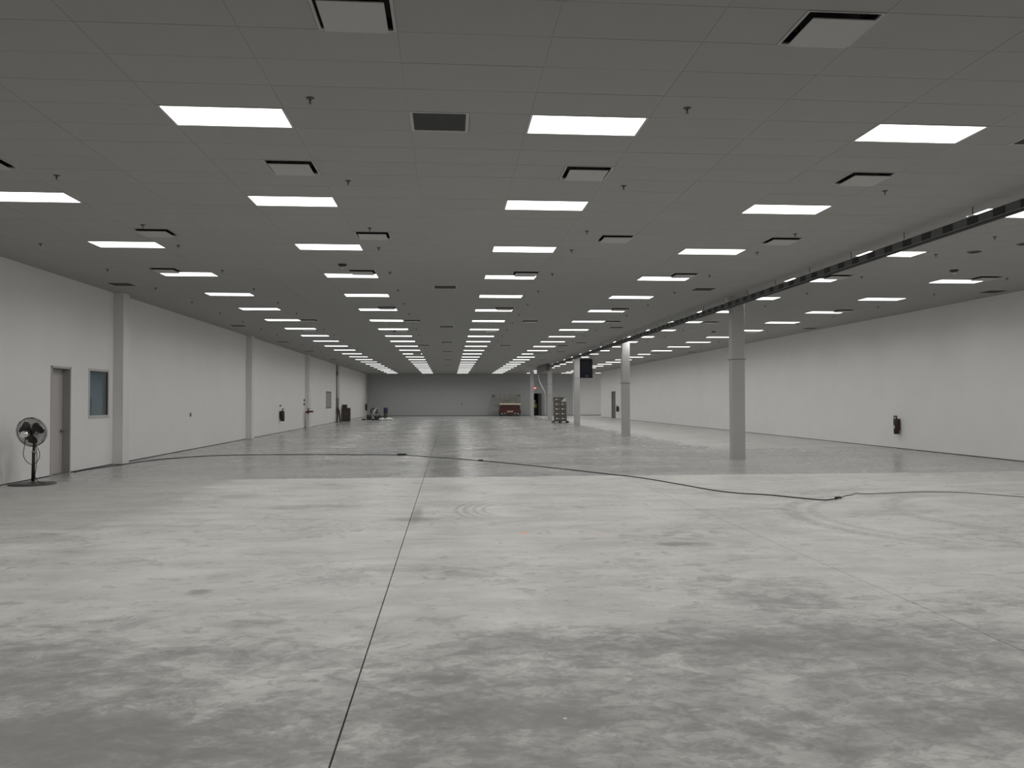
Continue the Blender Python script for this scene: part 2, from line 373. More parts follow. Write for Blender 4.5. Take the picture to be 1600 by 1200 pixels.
# ---- ceiling: slab above, suspended grid, tiles
ce = MB().box(XL - 0.3, XR2 + 0.3, YB - 0.3, YF + 3.2, 5.25, 5.40).build('ceiling', M_GRID)
tag(ce, 'pale suspended tile ceiling over the whole hall', 'ceiling', kind='structure')
def rowy(j): 
    y = Y1 + j * RH
    return y - GAPY if y > YSPLIT else y
diff_spots = []      # (half-cell centre x, row index)
def half(x):         # snap to a 2 ft half cell
    return X3 + (round((x - X3) / (CW / 2) - 0.5) + 0.5) * CW / 2
def rj(y): 
    return round(((y + GAPY if y > YSPLIT - GAPY else y) - Y1) / RH)
for y, xs in ((6.319, (-4.63, -0.747, 3.137)), (10.586, (-5.92, -2.04, 1.843, 5.726)), (14.854, (-5.27, -1.394, 3.137, 6.373)), (19.12, (-6.57, -2.04, 1.843, 5.726, 9.6, 13.49)),
              (26.4, (-2.04, 1.843, 5.726, 13.49)), (30.6, (-5.27, -1.394, 3.137, 6.373, 10.2)), (34.9, (-6.0, -2.04, 1.843, 5.726, 13.49)), (44.3, (-1.394, 3.137, 6.373)), (52.0, (-2.04, 5.726, 13.49))):
    for x in xs: diff_spots.append((half(x), rj(y)))
grille_spots = []
for y in (8.758, 21.56, 33.14, 42.1, 50.1, 59.8, 69.5):
    for x in (-8.51, -0.1, 7.02, 15.43): grille_spots.append((half(x), rj(y)))
light_rows = [Y1 + (k - 1) * 6 * RH - (GAPY if k >= 10 else 0) for k in range(-1, 24)]     # rows -1..23
lights = []
for k, y in zip(range(-1, 24), light_rows):
    for c in range(1, 7): lights.append((c, k, COLX[c], y))
    if y > YJ: lights.append((7, k, COLX[7], y)); lights.append((8, k, COLX[8], y))
def ci_of(x): return round((x - X3) / CW)
occ = {}                                            # cell -> set of occupied halves
for c, k, x, y in lights: occ[(ci_of(x), rj(y))] = {0, 1}
def add_half(x, j):
    h = round((x - X3) / (CW / 2) - 0.5); c = (h + 1) // 2
    occ.setdefault((c, j), set()).add(0 if (h + 1) % 2 == 0 else 1)
for x, j in diff_spots + grille_spots: add_half(x, j)
c0, c1 = ci_of(XL) - 1, ci_of(XR2) + 1
j0, j1 = rj(YB) - 1, rj(YF) + 1
TG = 0.0028
cells = []
for j in range(j0, j1 + 1):
    y = rowy(j); ya, yb = y - RH / 2, y + RH / 2
    if y < YSPLIT and rowy(j + 1) - RH / 2 < yb - 0.05: yb = rowy(j + 1) - RH / 2
    for c in range(c0, c1 + 1):
        x = X3 + c * CW
        lim = XR if yb < YJ else XR2
        if x - CW / 2 >= lim or x + CW / 2 <= XL or ya > YF or yb < YB: continue
        o = occ.get((c, j), set())
        if o == {0, 1}: continue
        xa, xb = x - CW / 2, x + CW / 2
        if 0 in o: xa = x
        if 1 in o: xb = x
        cells.append((xa, xb, ya, yb))
def pix(x, y, z):
    d = Vector((x, y, z - EYE)); q = d.dot(fw)
    if q < 0.1: return None
    return 800 + FPX * d.dot(rt) / q, 600 - FPX * d.dot(up) / q
def area(cl):
    P = [pix(cl[a], cl[b], CZ) for a, b in ((0, 2), (1, 2), (1, 3), (0, 3))]
    if any(p is None for p in P): return 0
    if max(p[0] for p in P) < 0 or min(p[0] for p in P) > 1600 or max(p[1] for p in P) < 0: return 0
    return abs(sum(P[i][0] * P[(i + 1) % 4][1] - P[(i + 1) % 4][0] * P[i][1] for i in range(4))) / 2
cells.sort(key=area, reverse=True)
tile_mesh = {}
for cl in cells[:300]:
    sz = (round(cl[1] - cl[0], 3), round(cl[3] - cl[2], 3))
    if sz not in tile_mesh:
        tile_mesh[sz] = MB().box(-sz[0] / 2 + TG * 0.6, sz[0] / 2 - TG * 0.6, -sz[1] / 2 + TG, sz[1] / 2 - TG, 0, 0.014).mesh('ceiling_tile', M_TILE)
    link('ceiling_tile', tile_mesh[sz], ce, ((cl[0] + cl[1]) / 2, (cl[2] + cl[3]) / 2, CZ + random.uniform(0, 0.0012)))
m = MB()
for cl in cells[300:]: m.box(cl[0] + TG, cl[1] - TG, cl[2] + TG, cl[3] - TG, CZ, CZ + 0.014)
tag(m.build('ceiling_tile_field', M_TILE, ce), kind='stuff')
m = MB()
for c in range(c0, c1 + 2):
    x = X3 + (c - 0.5) * CW
    m.box(x - 0.008, x + 0.008, YB, YF, CZ + 0.0035, CZ + 0.03)
for j in range(j0, j1 + 2):
    y = rowy(j) - RH / 2
    m.box(XL, XR2, y - 0.008, y + 0.008, CZ + 0.003, CZ + 0.029)
m.build('ceiling_grid', M_GRID, ce)

# ---- walls
D1Y0, D1Y1, D1H = 19.72, 20.72, 2.62
W1Y0, W1Y1, W1Z0, W1Z1 = 21.70, 22.95, 1.32, 2.635
m = MB(); WT = 0.26; WB = 0.022
def lw(y0, y1, z0, z1): m.box(XL - WT, XL, y0, y1, z0, z1)
lw(YB, D1Y0, WB, CZ + 0.02); lw(D1Y0, D1Y1, D1H, CZ + 0.02); lw(D1Y1, W1Y0, WB, CZ + 0.02)
lw(W1Y0, W1Y1, WB, W1Z0); lw(W1Y0, W1Y1, W1Z1, CZ + 0.02); lw(W1Y1, YF + 0.3, WB, CZ + 0.02)
wl = m.build('wall_left', M_WALL)
tag(wl, 'long white painted left wall with square pilasters', 'wall', kind='structure')
for y in (23.24, 37.98, 53.29, 67.80):
    MB().box(XL - 0.02, XL + 0.27, y, y + 0.45, WB - 0.012, CZ - 0.001).build('pilaster', M_PIL, wl)
DRY0, DRY1, DRH = 76.5, 78.5, 2.66
m = MB()
m.box(XR, XR + WT, YB, DRY0, WB, CZ + 0.02); m.box(XR, XR + WT, DRY0, DRY1, DRH, CZ + 0.02); m.box(XR, XR + WT, DRY1, YJ, WB, CZ + 0.02)
m.box(XR, XR2 + 0.3, YJ, YJ + 0.05, 0, CZ + 0.02)
wr = m.build('wall_right', M_WALLR); tag(wr, 'long plain white painted right wall', 'wall', kind='structure')
DBX0, DBX1, DBH = 9.50, 10.48, 2.63
m = MB()
m.box(XL - WT, DBX0, YF, YF + 0.2, 0.012, CZ + 0.02); m.box(DBX0, DBX1, YF, YF + 0.2, DBH, CZ + 0.02); m.box(DBX1, 14.5, YF, YF + 0.2, 0.012, CZ + 0.02); m.cur = 1; m.box(14.5, XR2 + 0.3, YF, YF + 0.2, 0.012, CZ + 0.02)  # right end gets white paint: its stronger light is put into the colour
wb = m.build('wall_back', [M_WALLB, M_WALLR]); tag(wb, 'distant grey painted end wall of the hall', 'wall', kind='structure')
wq = MB().box(XL - WT, XR + WT, YB - 0.2, YB, 0, CZ + 0.02).build('wall_front', M_WALLR); tag(wq, 'white wall behind the camera', 'wall', kind='structure')
ws = MB().box(XR2, XR2 + 0.2, YJ, YF, 0, CZ + 0.02).build('wall_side_bay', M_WALLR); tag(ws, 'white wall of the side bay hidden past the right wall', 'wall', kind='structure')
b = MB().box(XL - 0.10, XL - 0.006, YB, D1Y0, 0, WB).box(XL - 0.10, XL - 0.006, D1Y1, YF, 0, WB).build('gap_shade_left', M_GAP)  # dark strip paints the shadow in the gap under the wall
tag(b, 'thin dark strip painted as the gap shadow under the left wall', 'baseboard', kind='structure')
b = MB().box(XR + 0.006, XR + 0.10, YB, DRY0, 0, WB).box(XR + 0.006, XR + 0.10, DRY1, YJ, 0, WB).build('gap_shade_right', M_GAP)  # same painted gap shadow along the right wall
tag(b, 'thin dark strip painted as the gap shadow under the right wall', 'baseboard', kind='structure')
b = MB().box(XL, DBX0, YF - 0.012, YF, 0, 0.06).box(DBX1, XR2, YF - 0.012, YF, 0, 0.06).build('baseboard_back', M_STRAP)
tag(b, 'dark baseboard along the distant end wall', 'baseboard', kind='structure')

# ---- left door with deep frame
d1 = thing('door_1', 'grey steel door recessed in the left wall beside the fan', 'door', (XL, (D1Y0 + D1Y1) / 2, 0), kind='structure')
hw = (D1Y1 - D1Y0) / 2
m = MB(); fr = 0.055
m.box(-0.24, 0.012, -hw, -hw + fr, 0, D1H).box(-0.24, 0.012, hw - fr, hw, 0, D1H).box(-0.24, 0.012, -hw + fr, hw - fr, D1H - fr, D1H)
m.build('door_frame', M_REVEAL, d1)
m = MB().box(0.0121, 0.016, -hw, -hw + fr - .012, 0, D1H).box(0.0121, 0.016, hw - fr + .012, hw, 0, D1H).box(0.0121, 0.016, -hw, hw, D1H - fr + .012, D1H)
m.build('frame_face', M_FRAME, d1)
lf = MB().box(-0.215, -0.17, -hw + fr + 0.003, hw - fr - 0.003, 0.012, D1H - fr - 0.003).build('door_leaf', M_LEAF, d1)
MB().cyl((-0.17, hw - 0.12, 1.04), (-0.10, hw - 0.12, 1.04), 0.022).cyl((-0.105, hw - 0.12, 1.04), (-0.105, hw - 0.24, 1.04), 0.012).cyl((-0.1699, hw - 0.12, 1.04), (-0.165, hw - 0.12, 1.04), 0.04).build('lever_handle', M_STEEL, lf)
MB().box(-0.2, 0.0, -hw + fr, hw - fr, 0.0, 0.011).build('threshold', M_STEEL, d1)
# ---- left window
w1 = thing('window_1', 'small framed office window with blue-grey glass beside the grey door', 'window', (XL, (W1Y0 + W1Y1) / 2, W1Z0), kind='structure')
hw = (W1Y1 - W1Y0) / 2; H = W1Z1 - W1Z0; f_ = 0.062
m = MB().box(-0.2, 0.014, -hw, -hw + f_, 0, H).box(-0.2, 0.014, hw - f_, hw, 0, H).box(-0.2, 0.014, -hw + f_, hw - f_, 0, f_ * 1.2).box(-0.2, 0.014, -hw + f_, hw - f_, H - f_, H)
MB().box(-0.045, -0.0005, hw - f_ - 0.03, hw - f_ - 0.0005, f_ * 1.2, H - f_).build('glazing_gasket', M_BLACK, w1)
m.build('window_frame', M_WIN, w1)
MB().box(-0.012, -0.008, -hw + f_, hw - f_ - 0.031, f_ * 1.2, H - f_).build('pane', M_GLASS, w1)
MB().box(-0.065, -0.060, -hw + f_, hw - f_, f_ * 1.2, H - f_).build('backing_panel', M_BACKING, w1)  # added panel in place of the dim room behind the glass
# ---- distant louvred window
w2 = thing('window_2', 'distant grey slatted window on the left wall before the last pilaster', 'window', (XL, 63.5, 1.20), kind='structure')
MB().box(0, 0.03, -1.25, -1.17, 0, 1.3).box(0, 0.03, 1.17, 1.25, 0, 1.3).box(0, 0.03, -1.17, 1.17, 0, 0.07).box(0, 0.03, -1.17, 1.17, 1.23, 1.3).build('window_frame', M_STEEL, w2)
MB().box(0.001, 0.008, -1.17, 1.17, 0.07, 1.23).build('pane', simple('frosted_pane', (0.34, 0.34, 0.34), 0.25), w2)
for k in range(7): MB().box(0.009, 0.026, -1.17, 1.17, 0.14 + k * 0.16, 0.17 + k * 0.16).build('slat', M_WIN, w2)
# ---- right door
d3 = thing('door_3', 'narrow-looking grey door far along the right wall', 'door', (XR, (DRY0 + DRY1) / 2, 0), kind='structure')
m = MB().box(-0.012, 0.2, -1.0, -0.92, 0, DRH).box(-0.012, 0.2, 0.92, 1.0, 0, DRH).box(-0.012, 0.2, -0.92, 0.92, DRH - 0.08, DRH); m.build('door_frame', M_REVEAL, d3)
for s in (-1, 1):
    l = MB().box(0.10, 0.145, min(0.004 * s, 0.916 * s), max(0.004 * s, 0.916 * s), 0.01, DRH - 0.085).build('door_leaf', M_DLEAF, d3)
    MB().cyl((0.03, s * 0.1, 1.0), (0.0995, s * 0.1, 1.0), 0.02).cyl((0.04, s * 0.1, 1.0), (0.04, s * 0.26, 1.0), 0.013).build('lever_handle', M_STEEL, l)
# ---- back door, open, with a dark room behind
d2 = thing('door_2', 'open dark doorway in the end wall with a person in it', 'door', ((DBX0 + DBX1) / 2, YF, 0), kind='structure')
hw = (DBX1 - DBX0) / 2
MB().box(-hw, -hw + 0.05, -0.012, 0.2, 0, DBH).box(hw - 0.05, hw, -0.012, 0.2, 0, DBH).box(-hw + 0.05, hw - 0.05, -0.012, 0.2, DBH - 0.05, DBH).build('door_frame', M_REVEAL, d2)
a = math.radians(108); hx, hy = hw - 0.05, -0.03
MM = Matrix.Translation((hx, hy, 0)) @ Matrix.Rotation(a, 4, 'Z')
l = MB().box(-0.86, 0, -0.022, 0.022, 0.012, DBH - 0.06, MM).build('door_leaf', M_DLEAF, d2)
MB().cyl(MM @ Vector((-0.79, 0.0225, 1.0)), MM @ Vector((-0.79, 0.085, 1.0)), 0.02).cyl(MM @ Vector((-0.79, 0.08, 1.0)), MM @ Vector((-0.66, 0.08, 1.0)), 0.012).build('lever_handle', M_STEEL, l)
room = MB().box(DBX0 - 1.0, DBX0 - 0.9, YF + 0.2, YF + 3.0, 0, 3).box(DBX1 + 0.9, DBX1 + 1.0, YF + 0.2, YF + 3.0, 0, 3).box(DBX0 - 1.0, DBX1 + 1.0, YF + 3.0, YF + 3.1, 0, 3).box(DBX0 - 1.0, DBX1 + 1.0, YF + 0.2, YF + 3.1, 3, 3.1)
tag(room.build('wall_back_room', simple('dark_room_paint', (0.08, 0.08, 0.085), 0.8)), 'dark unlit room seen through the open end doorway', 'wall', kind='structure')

# ================================================================== CEILING FIXTURES
LW, LD = 1.237, 0.57
frame_me = MB()
hx, hy = CW / 2 - 0.004, RH / 2 - 0.003
for (x0, x1, y0, y1) in ((-hx, -LW / 2, -hy, hy), (LW / 2, hx, -hy, hy), (-LW / 2, LW / 2, -hy, -LD / 2), (-LW / 2, LW / 2, LD / 2, hy)):
    frame_me.box(x0, x1, y0, y1, -0.004, 0.05)
frame_me.box(-hx, hx, -hy, hy, 0.0505, 0.07)
frame_me = frame_me.mesh('fixture_frame', M_TRIM)
dm = MB(); dm.box(-LW / 2, LW / 2, -LD / 2, LD / 2, 0.0, 0.02); dm.mi = [1, 0, 0, 0, 0, 0]
diff_me = dm.mesh('light_diffuser', [M_TRIM, M_LAMP])
led = bpy.data.lights.new('led_array', 'AREA'); led.shape = 'RECTANGLE'; led.size = LW; led.size_y = LD
led.energy = LAMP_W; led.spread = SPREAD; led.color = (1.0, 0.985, 0.96)
colname = {1: 'leftmost line', 2: 'second line from left wall', 3: 'third line from left wall', 4: 'line just left of bus duct', 5: 'line just right of bus duct', 6: 'line nearest right wall',
           7: 'first line of side bay', 8: 'second line of side bay'}
for c, k, x, y in lights:
    if k >= 1: lab = 'white LED ceiling panel, %s, %s row from camera' % (colname[c], ORD[k])
    else: lab = 'white LED ceiling panel, %s, %s row out of frame overhead' % (colname[c], 'nearer' if k == 0 else 'rear')
    t = thing('ceiling_light', lab, 'ceiling light', (x + LSHIFT.get(c, 0), y, CZ), 'LED panels in the tile ceiling')
    link('fixture_frame', frame_me, t); link('light_diffuser', diff_me, t)
    lo = bpy.data.objects.new('led_array', led); COL.objects.link(lo); lo.parent = t; lo.location = (0, 0, -0.006)

HX, HY = CW / 4, RH / 2
pm = MB().bbox(-0.256, 0.256, -0.252, 0.252, -0.040, -0.030, 0.003).mesh('face_plate', M_PLAQUE)
om = MB()
for (x0, x1, y0, y1) in ((-HX + .003, -0.295, -HY + .003, HY - .003), (0.295, HX - .003, -HY + .003, HY - .003), (-0.295, 0.295, -HY + .003, -0.283), (-0.295, 0.295, 0.283, HY - .003)):
    om.box(x0, x1, y0, y1, -0.004, 0.012)
om = om.mesh('outer_frame', M_PLAQUE)
bm_ = MB().box(-0.29, 0.29, -0.28, 0.28, 0.10, 0.11).box(-0.30, -0.29, -0.29, 0.29, 0.0125, 0.11).box(0.29, 0.30, -0.29, 0.29, 0.0125, 0.11).box(-0.29, 0.29, -0.29, -0.28, 0.0125, 0.11).box(-0.29, 0.29, 0.28, 0.29, 0.0125, 0.11)
for sx in (-1, 1):
    for sy in (-1, 1): bm_.box(sx * .18 - .006, sx * .18 + .006, sy * .18 - .006, sy * .18 + .006, -0.0299, 0.10)
bm_ = bm_.mesh('back_pan', M_BLACKH)
rows_d = sorted(set(j for x, j in diff_spots))
for j in rows_d:
    xs = sorted(x for x, jj in diff_spots if jj == j)
    for n, x in enumerate(xs):
        t = thing('air_diffuser', 'square white ceiling air diffuser, %s from left in %s diffuser row' % (ORD[n + 1], ORD[rows_d.index(j) + 1]), 'air diffuser', (x, rowy(j), CZ), 'square ceiling air diffusers')
        link('face_plate', pm, t); link('outer_frame', om, t); link('back_pan', bm_, t)
gm = MB().box(-0.285, 0.285, -0.272, 0.272, 0.004, 0.016).mesh('grille_core', M_GRILLE)
gf = MB()
for (x0, x1, y0, y1) in ((-HX + .003, -0.285, -HY + .003, HY - .003), (0.285, HX - .003, -HY + .003, HY - .003), (-0.285, 0.285, -HY + .003, -0.272), (-0.285, 0.285, 0.272, HY - .003)):
    gf.box(x0, x1, y0, y1, -0.003, 0.014)
gf = gf.mesh('outer_frame', M_PLAQUE)
gs = MB()
for k in range(20): gs.box(-0.284, 0.284, -0.26 + k * 0.0272, -0.256 + k * 0.0272, -0.001, 0.0039)
gs = gs.mesh('grille_blades', M_GRILLE)
rows_g = sorted(set(j for x, j in grille_spots)); gname = ['beside the left wall', 'in the centre aisle', 'just left of bus duct', 'beside the right wall']
for j in rows_g:
    for n, x in enumerate(sorted(x for x, jj in grille_spots if jj == j)):
        t = thing('return_air_grille', 'dark square return grille %s, %s from camera' % (gname[n], ORD[rows_g.index(j) + 1]), 'air grille', (x, rowy(j), CZ), 'dark return air grilles')
        link('grille_core', gm, t); link('outer_frame', gf, t); link('grille_blades', gs, t)

# sprinklers
s_es = MB().lathe([(0.042, 0.0), (0.040, -0.006), (0.022, -0.014), (0.012, -0.015)], n=14).mesh('escutcheon', M_SPR)
s_st = MB().lathe([(0.010, -0.0155), (0.010, -0.034), (0.006, -0.038), (0.006, -0.052)], n=8).mesh('stem', M_SPR)
s_df = MB().lathe([(0.017, -0.0525), (0.019, -0.055), (0.017, -0.057)], n=10).mesh('deflector', M_SPR)
s_all = MB().lathe([(0.042, 0.0), (0.040, -0.006), (0.014, -0.015), (0.008, -0.05), (0.018, -0.053), (0.017, -0.057)], n=8).mesh('sprinkler_head', M_SPR)
SY = [-1, 4, 9, 12, 17, 22, 27, 32, 37, 42, 47, 53, 58, 63, 68]
SX = [-7.87, -5.28, -1.394, 2.49, 6.373, 10.25, 14.07]
for n, j in enumerate(SY):
    y = rowy(j)
    for q, x in enumerate(SX):
        if (q == 0 and n < 3) or abs(x - X3 - round((x - X3) / CW) * CW) > 1: continue
        if (half(x), j) in [(a, b_) for a, b_ in diff_spots + grille_spots]: continue
        lab = 'small dark ceiling sprinkler, %s line from left, %s row from camera' % (ORD[q + 1], ORD[n + 1])
        if n < 9:
            t = thing('sprinkler_head', lab, 'sprinkler', (x, y, CZ), 'ceiling sprinkler heads')
            link('escutcheon', s_es, t); link('stem', s_st, t); link('deflector', s_df, t)
        else:
            tag(link('sprinkler_head', s_all, None, (x, y, CZ)), lab, 'sprinkler', 'ceiling sprinkler heads')
# dark domed sensors with a white tip
dome = MB().lathe([(0.10, 0.0), (0.10, -0.012), (0.075, -0.045), (0.03, -0.055)], n=20).mesh('housing', M_BLACK)
tip = MB().lathe([(0.028, -0.0555), (0.028, -0.075), (0.016, -0.088)], n=12).mesh('sensor_tip', M_WHITE)
for x, y, lab in ((-2.374, 18.09, 'black domed ceiling sensor before the fourth row of left lights'), (11.92, 17.99, 'black domed ceiling sensor before the lights nearest the right wall'),
                  (11.79, 34.87, 'distant black domed ceiling sensor right of the first column'), (-2.33, 35.2, 'distant black domed sensor among the second line of lights')):
    t = thing('ceiling_sensor', lab, 'sensor', (x, y, CZ), 'black domed ceiling sensors'); link('housing', dome, t); link('sensor_tip', tip, t)
sp = MB().lathe([(0.135, 0.0), (0.135, -0.010), (0.115, -0.016), (0.11, -0.010)], n=24).mesh('cover_ring', M_DUCT)
sp2 = MB().lathe([(0.10, -0.0105), (0.08, -0.013), (0.02, -0.015)], n=20).mesh('cover_mesh', M_BLACKH)
for x, y, lab in ((10.87, 15.73, 'flat round dark ceiling cover between lights right of the duct'), (11.3, 14.85, 'flat round dark ceiling cover at the right picture edge')):
    t = thing('round_ceiling_cover', lab, 'ceiling cover', (x, y, CZ)); link('cover_ring', sp, t); link('cover_mesh', sp2, t)

# ---- hanging bus duct
bx0, bx1, bz0, bz1 = 8.13, 8.26, 4.492, 4.647
du = thing('bus_duct', 'long dark metal bus duct hung on rods below the ceiling', 'bus duct', (8.292, 0, bz0))
MB().box(-0.040, 0.040, -7.5, 66.0, 0.012, 0.152).build('duct_body', M_DUCT, du)
MB().box(-0.052, 0.052, -7.5, 66.0, 0.0, 0.0118).build('bottom_flange', M_BLACKH, du)
MB().box(-0.0465, -0.0403, -7.5, 66.0, 0.020, 0.032).box(0.0403, 0.0465, -7.5, 66.0, 0.020, 0.032).build('highlight_lip', M_LIP, du)  # paler colour paints the highlight along the duct's lower edge
MB().box(-0.047, 0.047, -7.5, 66.0, 0.1522, 0.158).build('top_flange', M_DUCTD, du)
pl = MB().box(-0.0455, -0.0402, -0.13, 0.13, 0.034, 0.1518).mesh('dark_panel', M_DUCTD)  # dark panels repeated at even steps along the duct's left face
y = 11.37 - 0.61 * 8
while y < 65.8:
    link('dark_panel', pl, du, (0, y + random.uniform(-.02, .02), 0)); y += 0.6096
rod = MB().cyl((0, 0, 0.191), (0, 0, CZ - bz0 + 0.01), 0.008, n=8).mesh('hanger_rod', M_ROD)
clip = MB().box(-0.05, 0.02, -0.05, 0.05, 0.1585, 0.190).mesh('hanger_clip', M_CLIP)
y = 12.06 - 1.93 * 3
while y < 65:
    link('hanger_rod', rod, du, (0.025, y, 0)); link('hanger_clip', clip, du, (0.025, y, 0)); y += 1.93
# end box and drop conduit
eb = thing('duct_end_box', 'grey metal end box where the bus duct stops', 'electrical box', (8.21, 69.5, 4.24))
MB().bbox(-0.16, 0.14, -3.48, 3.5, 0.0, 0.57, 0.01).build('box_body', simple('end_box_grey', (0.16, 0.16, 0.165), 0.5, 0.2), eb)
MB().box(-0.168, -0.1605, -3.3, 3.3, 0.05, 0.51).build('box_cover', simple('end_box_cover', (0.20, 0.20, 0.205), 0.5, 0.2), eb)
P = [(8.15, 72.6, 4.19), (8.15, 72.5, 3.85), (8.20, 72.1, 3.45), (8.33, 69.6, 2.55), (8.36, 69.2, 2.30), (8.36, 69.15, 1.9), (8.36, 69.15, 0.0)]
cd = thing('conduit', 'pale bent conduit dropping from duct end box beside a column', 'conduit', (0, 0, 0))
MB().tube(smooth_path(P, 6), 0.036, 8).build('conduit_pipe', M_PIPE, cd)
for z in (0.5, 1.6): MB().box(8.30, 8.42, 69.10, 69.22, z, z + 0.04).build('conduit_strap', M_STRAP, cd)

# ---- steel columns
names = ['nearest', 'second', 'third', 'fourth', 'farthest']
desc = ['nearest and tallest grey steel column under the bus duct', 'second grey steel column back under the bus duct', 'third grey steel column, beside the hanging black cabinet',
        'fourth grey steel column, with the pale conduit beside the stacked cartons', 'farthest grey steel column in front of the open end doorway']
CX = [8.545, 8.59, 8.64, 8.78, 8.765]
for k, yc in enumerate((23.2, 38.5, 53.7, 69.4, 84.3)):
    t = thing('steel_column', desc[k], 'column', (CX[k], yc, 0), 'row of grey steel columns')
    MB().bbox(-0.193, 0.193, -0.14, 0.14, 0.0, CZ + 0.02, 0.012).build('shaft', M_COL, t)
    for z in ([2.96], [2.6], [3.25], [3.18, 2.19], [2.75])[k]:
        m = MB()
        for (x0, x1, y0, y1) in ((-0.225, 0.225, -0.149, -0.141), (-0.225, 0.225, 0.141, 0.149), (-0.203, -0.194, -0.141, 0.141), (0.194, 0.203, -0.141, 0.141)): m.box(x0, x1, y0, y1, z - 0.012, z + 0.012)
        m.build('strap', M_STRAP, t)

# ================================================================== FAN
fx, fy = -8.84, 17.82
t = thing('pedestal_fan', 'black pedestal fan with round cage standing by the left wall', 'fan', (fx, fy, 0))
MB().lathe([(0.45, 0.0), (0.455, 0.012), (0.44, 0.030), (0.15, 0.045), (0.06, 0.06), (0.04, 0.075)], n=40).build('base', simple('fan_base_paint', (0.06, 0.058, 0.055), 0.45), t)
MB().cyl((0.01, 0, 0.0755), (0.02, 0, 0.70), 0.034, n=16).cyl((0.02, 0, 0.70), (0.025, 0, 0.98), 0.026, n=16).build('pole', M_BLACK, t)
MB().cyl((0.0195, 0, 0.665), (0.0202, 0, 0.712), 0.040, n=16).build('collar', M_STEEL, t)
hc = Vector((-0.03, 0.0, 1.115)); view = Vector((8.84, -17.82, 0.6)).normalized()
ax = (Matrix.Rotation(math.radians(-33), 3, 'Z') @ view).normalized(); ax = (ax + Vector((0, 0, -0.22))).normalized()   # towards the motor (rear, faces the camera)
uu = Vector((0, 0, 1)).cross(ax).normalized(); vv = ax.cross(uu)
cg = MB(); R = 0.31
cg.ring(hc, ax, R, 0.0075, 40, 6); cg.ring(hc - ax * 0.06, ax, R * 0.985, 0.004, 40, 5); cg.ring(hc + ax * 0.05, ax, R * 0.98, 0.004, 40, 5)
for rr, dz in ((0.28, .065), (0.24, .085), (0.20, .092), (0.16, .10), (0.12, .103), (0.09, .105)):
    cg.ring(hc + ax * dz, ax, rr, 0.0026, 32, 4); cg.ring(hc - ax * (dz + .01), ax, rr, 0.0026, 32, 4)
for i in range(56):
    a = 2 * PI * i / 56; dr = uu * math.cos(a) + vv * math.sin(a)
    for s, o in ((1, 0.0), (-1, -0.01)):
        cg.tube([hc + dr * 0.05 + ax * (s * 0.108 + o), hc + dr * 0.16 + ax * (s * 0.10 + o), hc + dr * 0.25 + ax * (s * 0.08 + o), hc + dr * R + ax * (s * 0.012)], 0.0028, 4)
cg.build('cage', M_BLACK, t)
for k in range(3):
    a0 = 2 * PI * k / 3 + 0.5; m = MB(); n = 6
    for i in range(n):
        r = 0.05 + (0.27 - 0.05) * i / (n - 1); wd = 0.34 + 0.42 * math.sin(PI * (i + 0.6) / n)
        for s in (-1, 1):
            for th in (-1, 1):
                a = a0 + s * wd; dr = uu * math.cos(a) + vv * math.sin(a)
                m.v.append(tuple(hc + dr * r + ax * (s * 0.035 - 0.01 + th * 0.0018)))
    for i in range(n - 1):
        q = i * 4; e = q + 4
        for A, B in ((0, 1), (1, 3), (3, 2), (2, 0)): m.face([q + A, q + B, e + B, e + A], True)
    m.face([0, 1, 3, 2]); m.face([(n - 1) * 4 + z for z in (0, 2, 3, 1)])
    m.build('blade', simple('fan_blade', (0.10, 0.097, 0.094), 0.4, 0.5), t)
MB().lathe([(0.055, -0.06), (0.055, 0.03), (0.03, 0.05)], hc, 20, ax).build('hub', M_BLACK, t)
mo = MB().lathe([(0.06, 0.112), (0.075, 0.13), (0.075, 0.27), (0.055, 0.295)], hc, 24, ax).build('motor', M_CHROME, t)
MB().lathe([(0.077, 0.14), (0.0785, 0.145), (0.0785, 0.162), (0.077, 0.167)], hc, 24, ax).build('motor_band', M_BLACK, mo)
MB().cyl((0.025, 0, 0.96), hc + ax * 0.125 + Vector((0, 0, -0.05)), 0.03, 0.035, n=12).cbox(hc + ax * 0.14 + Vector((0.03, 0, -0.075)), (0.09, 0.08, 0.10)).build('yoke', M_BLACK, t)
s0 = hc + ax * 0.2
P = [s0 + Vector((0.0, 0, -0.08)), Vector((-0.10, -0.14, 0.82)), Vector((-0.14, -0.10, 0.62)), Vector((-0.06, -0.06, 0.46)), Vector((0.06, -0.05, 0.44)), Vector((0.16, -0.06, 0.56)), Vector((0.17, -0.08, 0.70)), Vector((0.10, -0.10, 0.86)),
     Vector((0.06, -0.09, 0.95)), Vector((0.10, -0.09, 0.82)), Vector((0.13, -0.09, 0.60)), Vector((0.12, -0.10, 0.35)), Vector((0.11, -0.12, 0.18)), Vector((0.20, -0.16, 0.07)), Vector((0.30, -0.20, 0.045)), Vector((0.36, -0.22, 0.04))]
MB().tube(smooth_path(P, 5), 0.007, 6).build('power_cord', M_RUBBER, t)

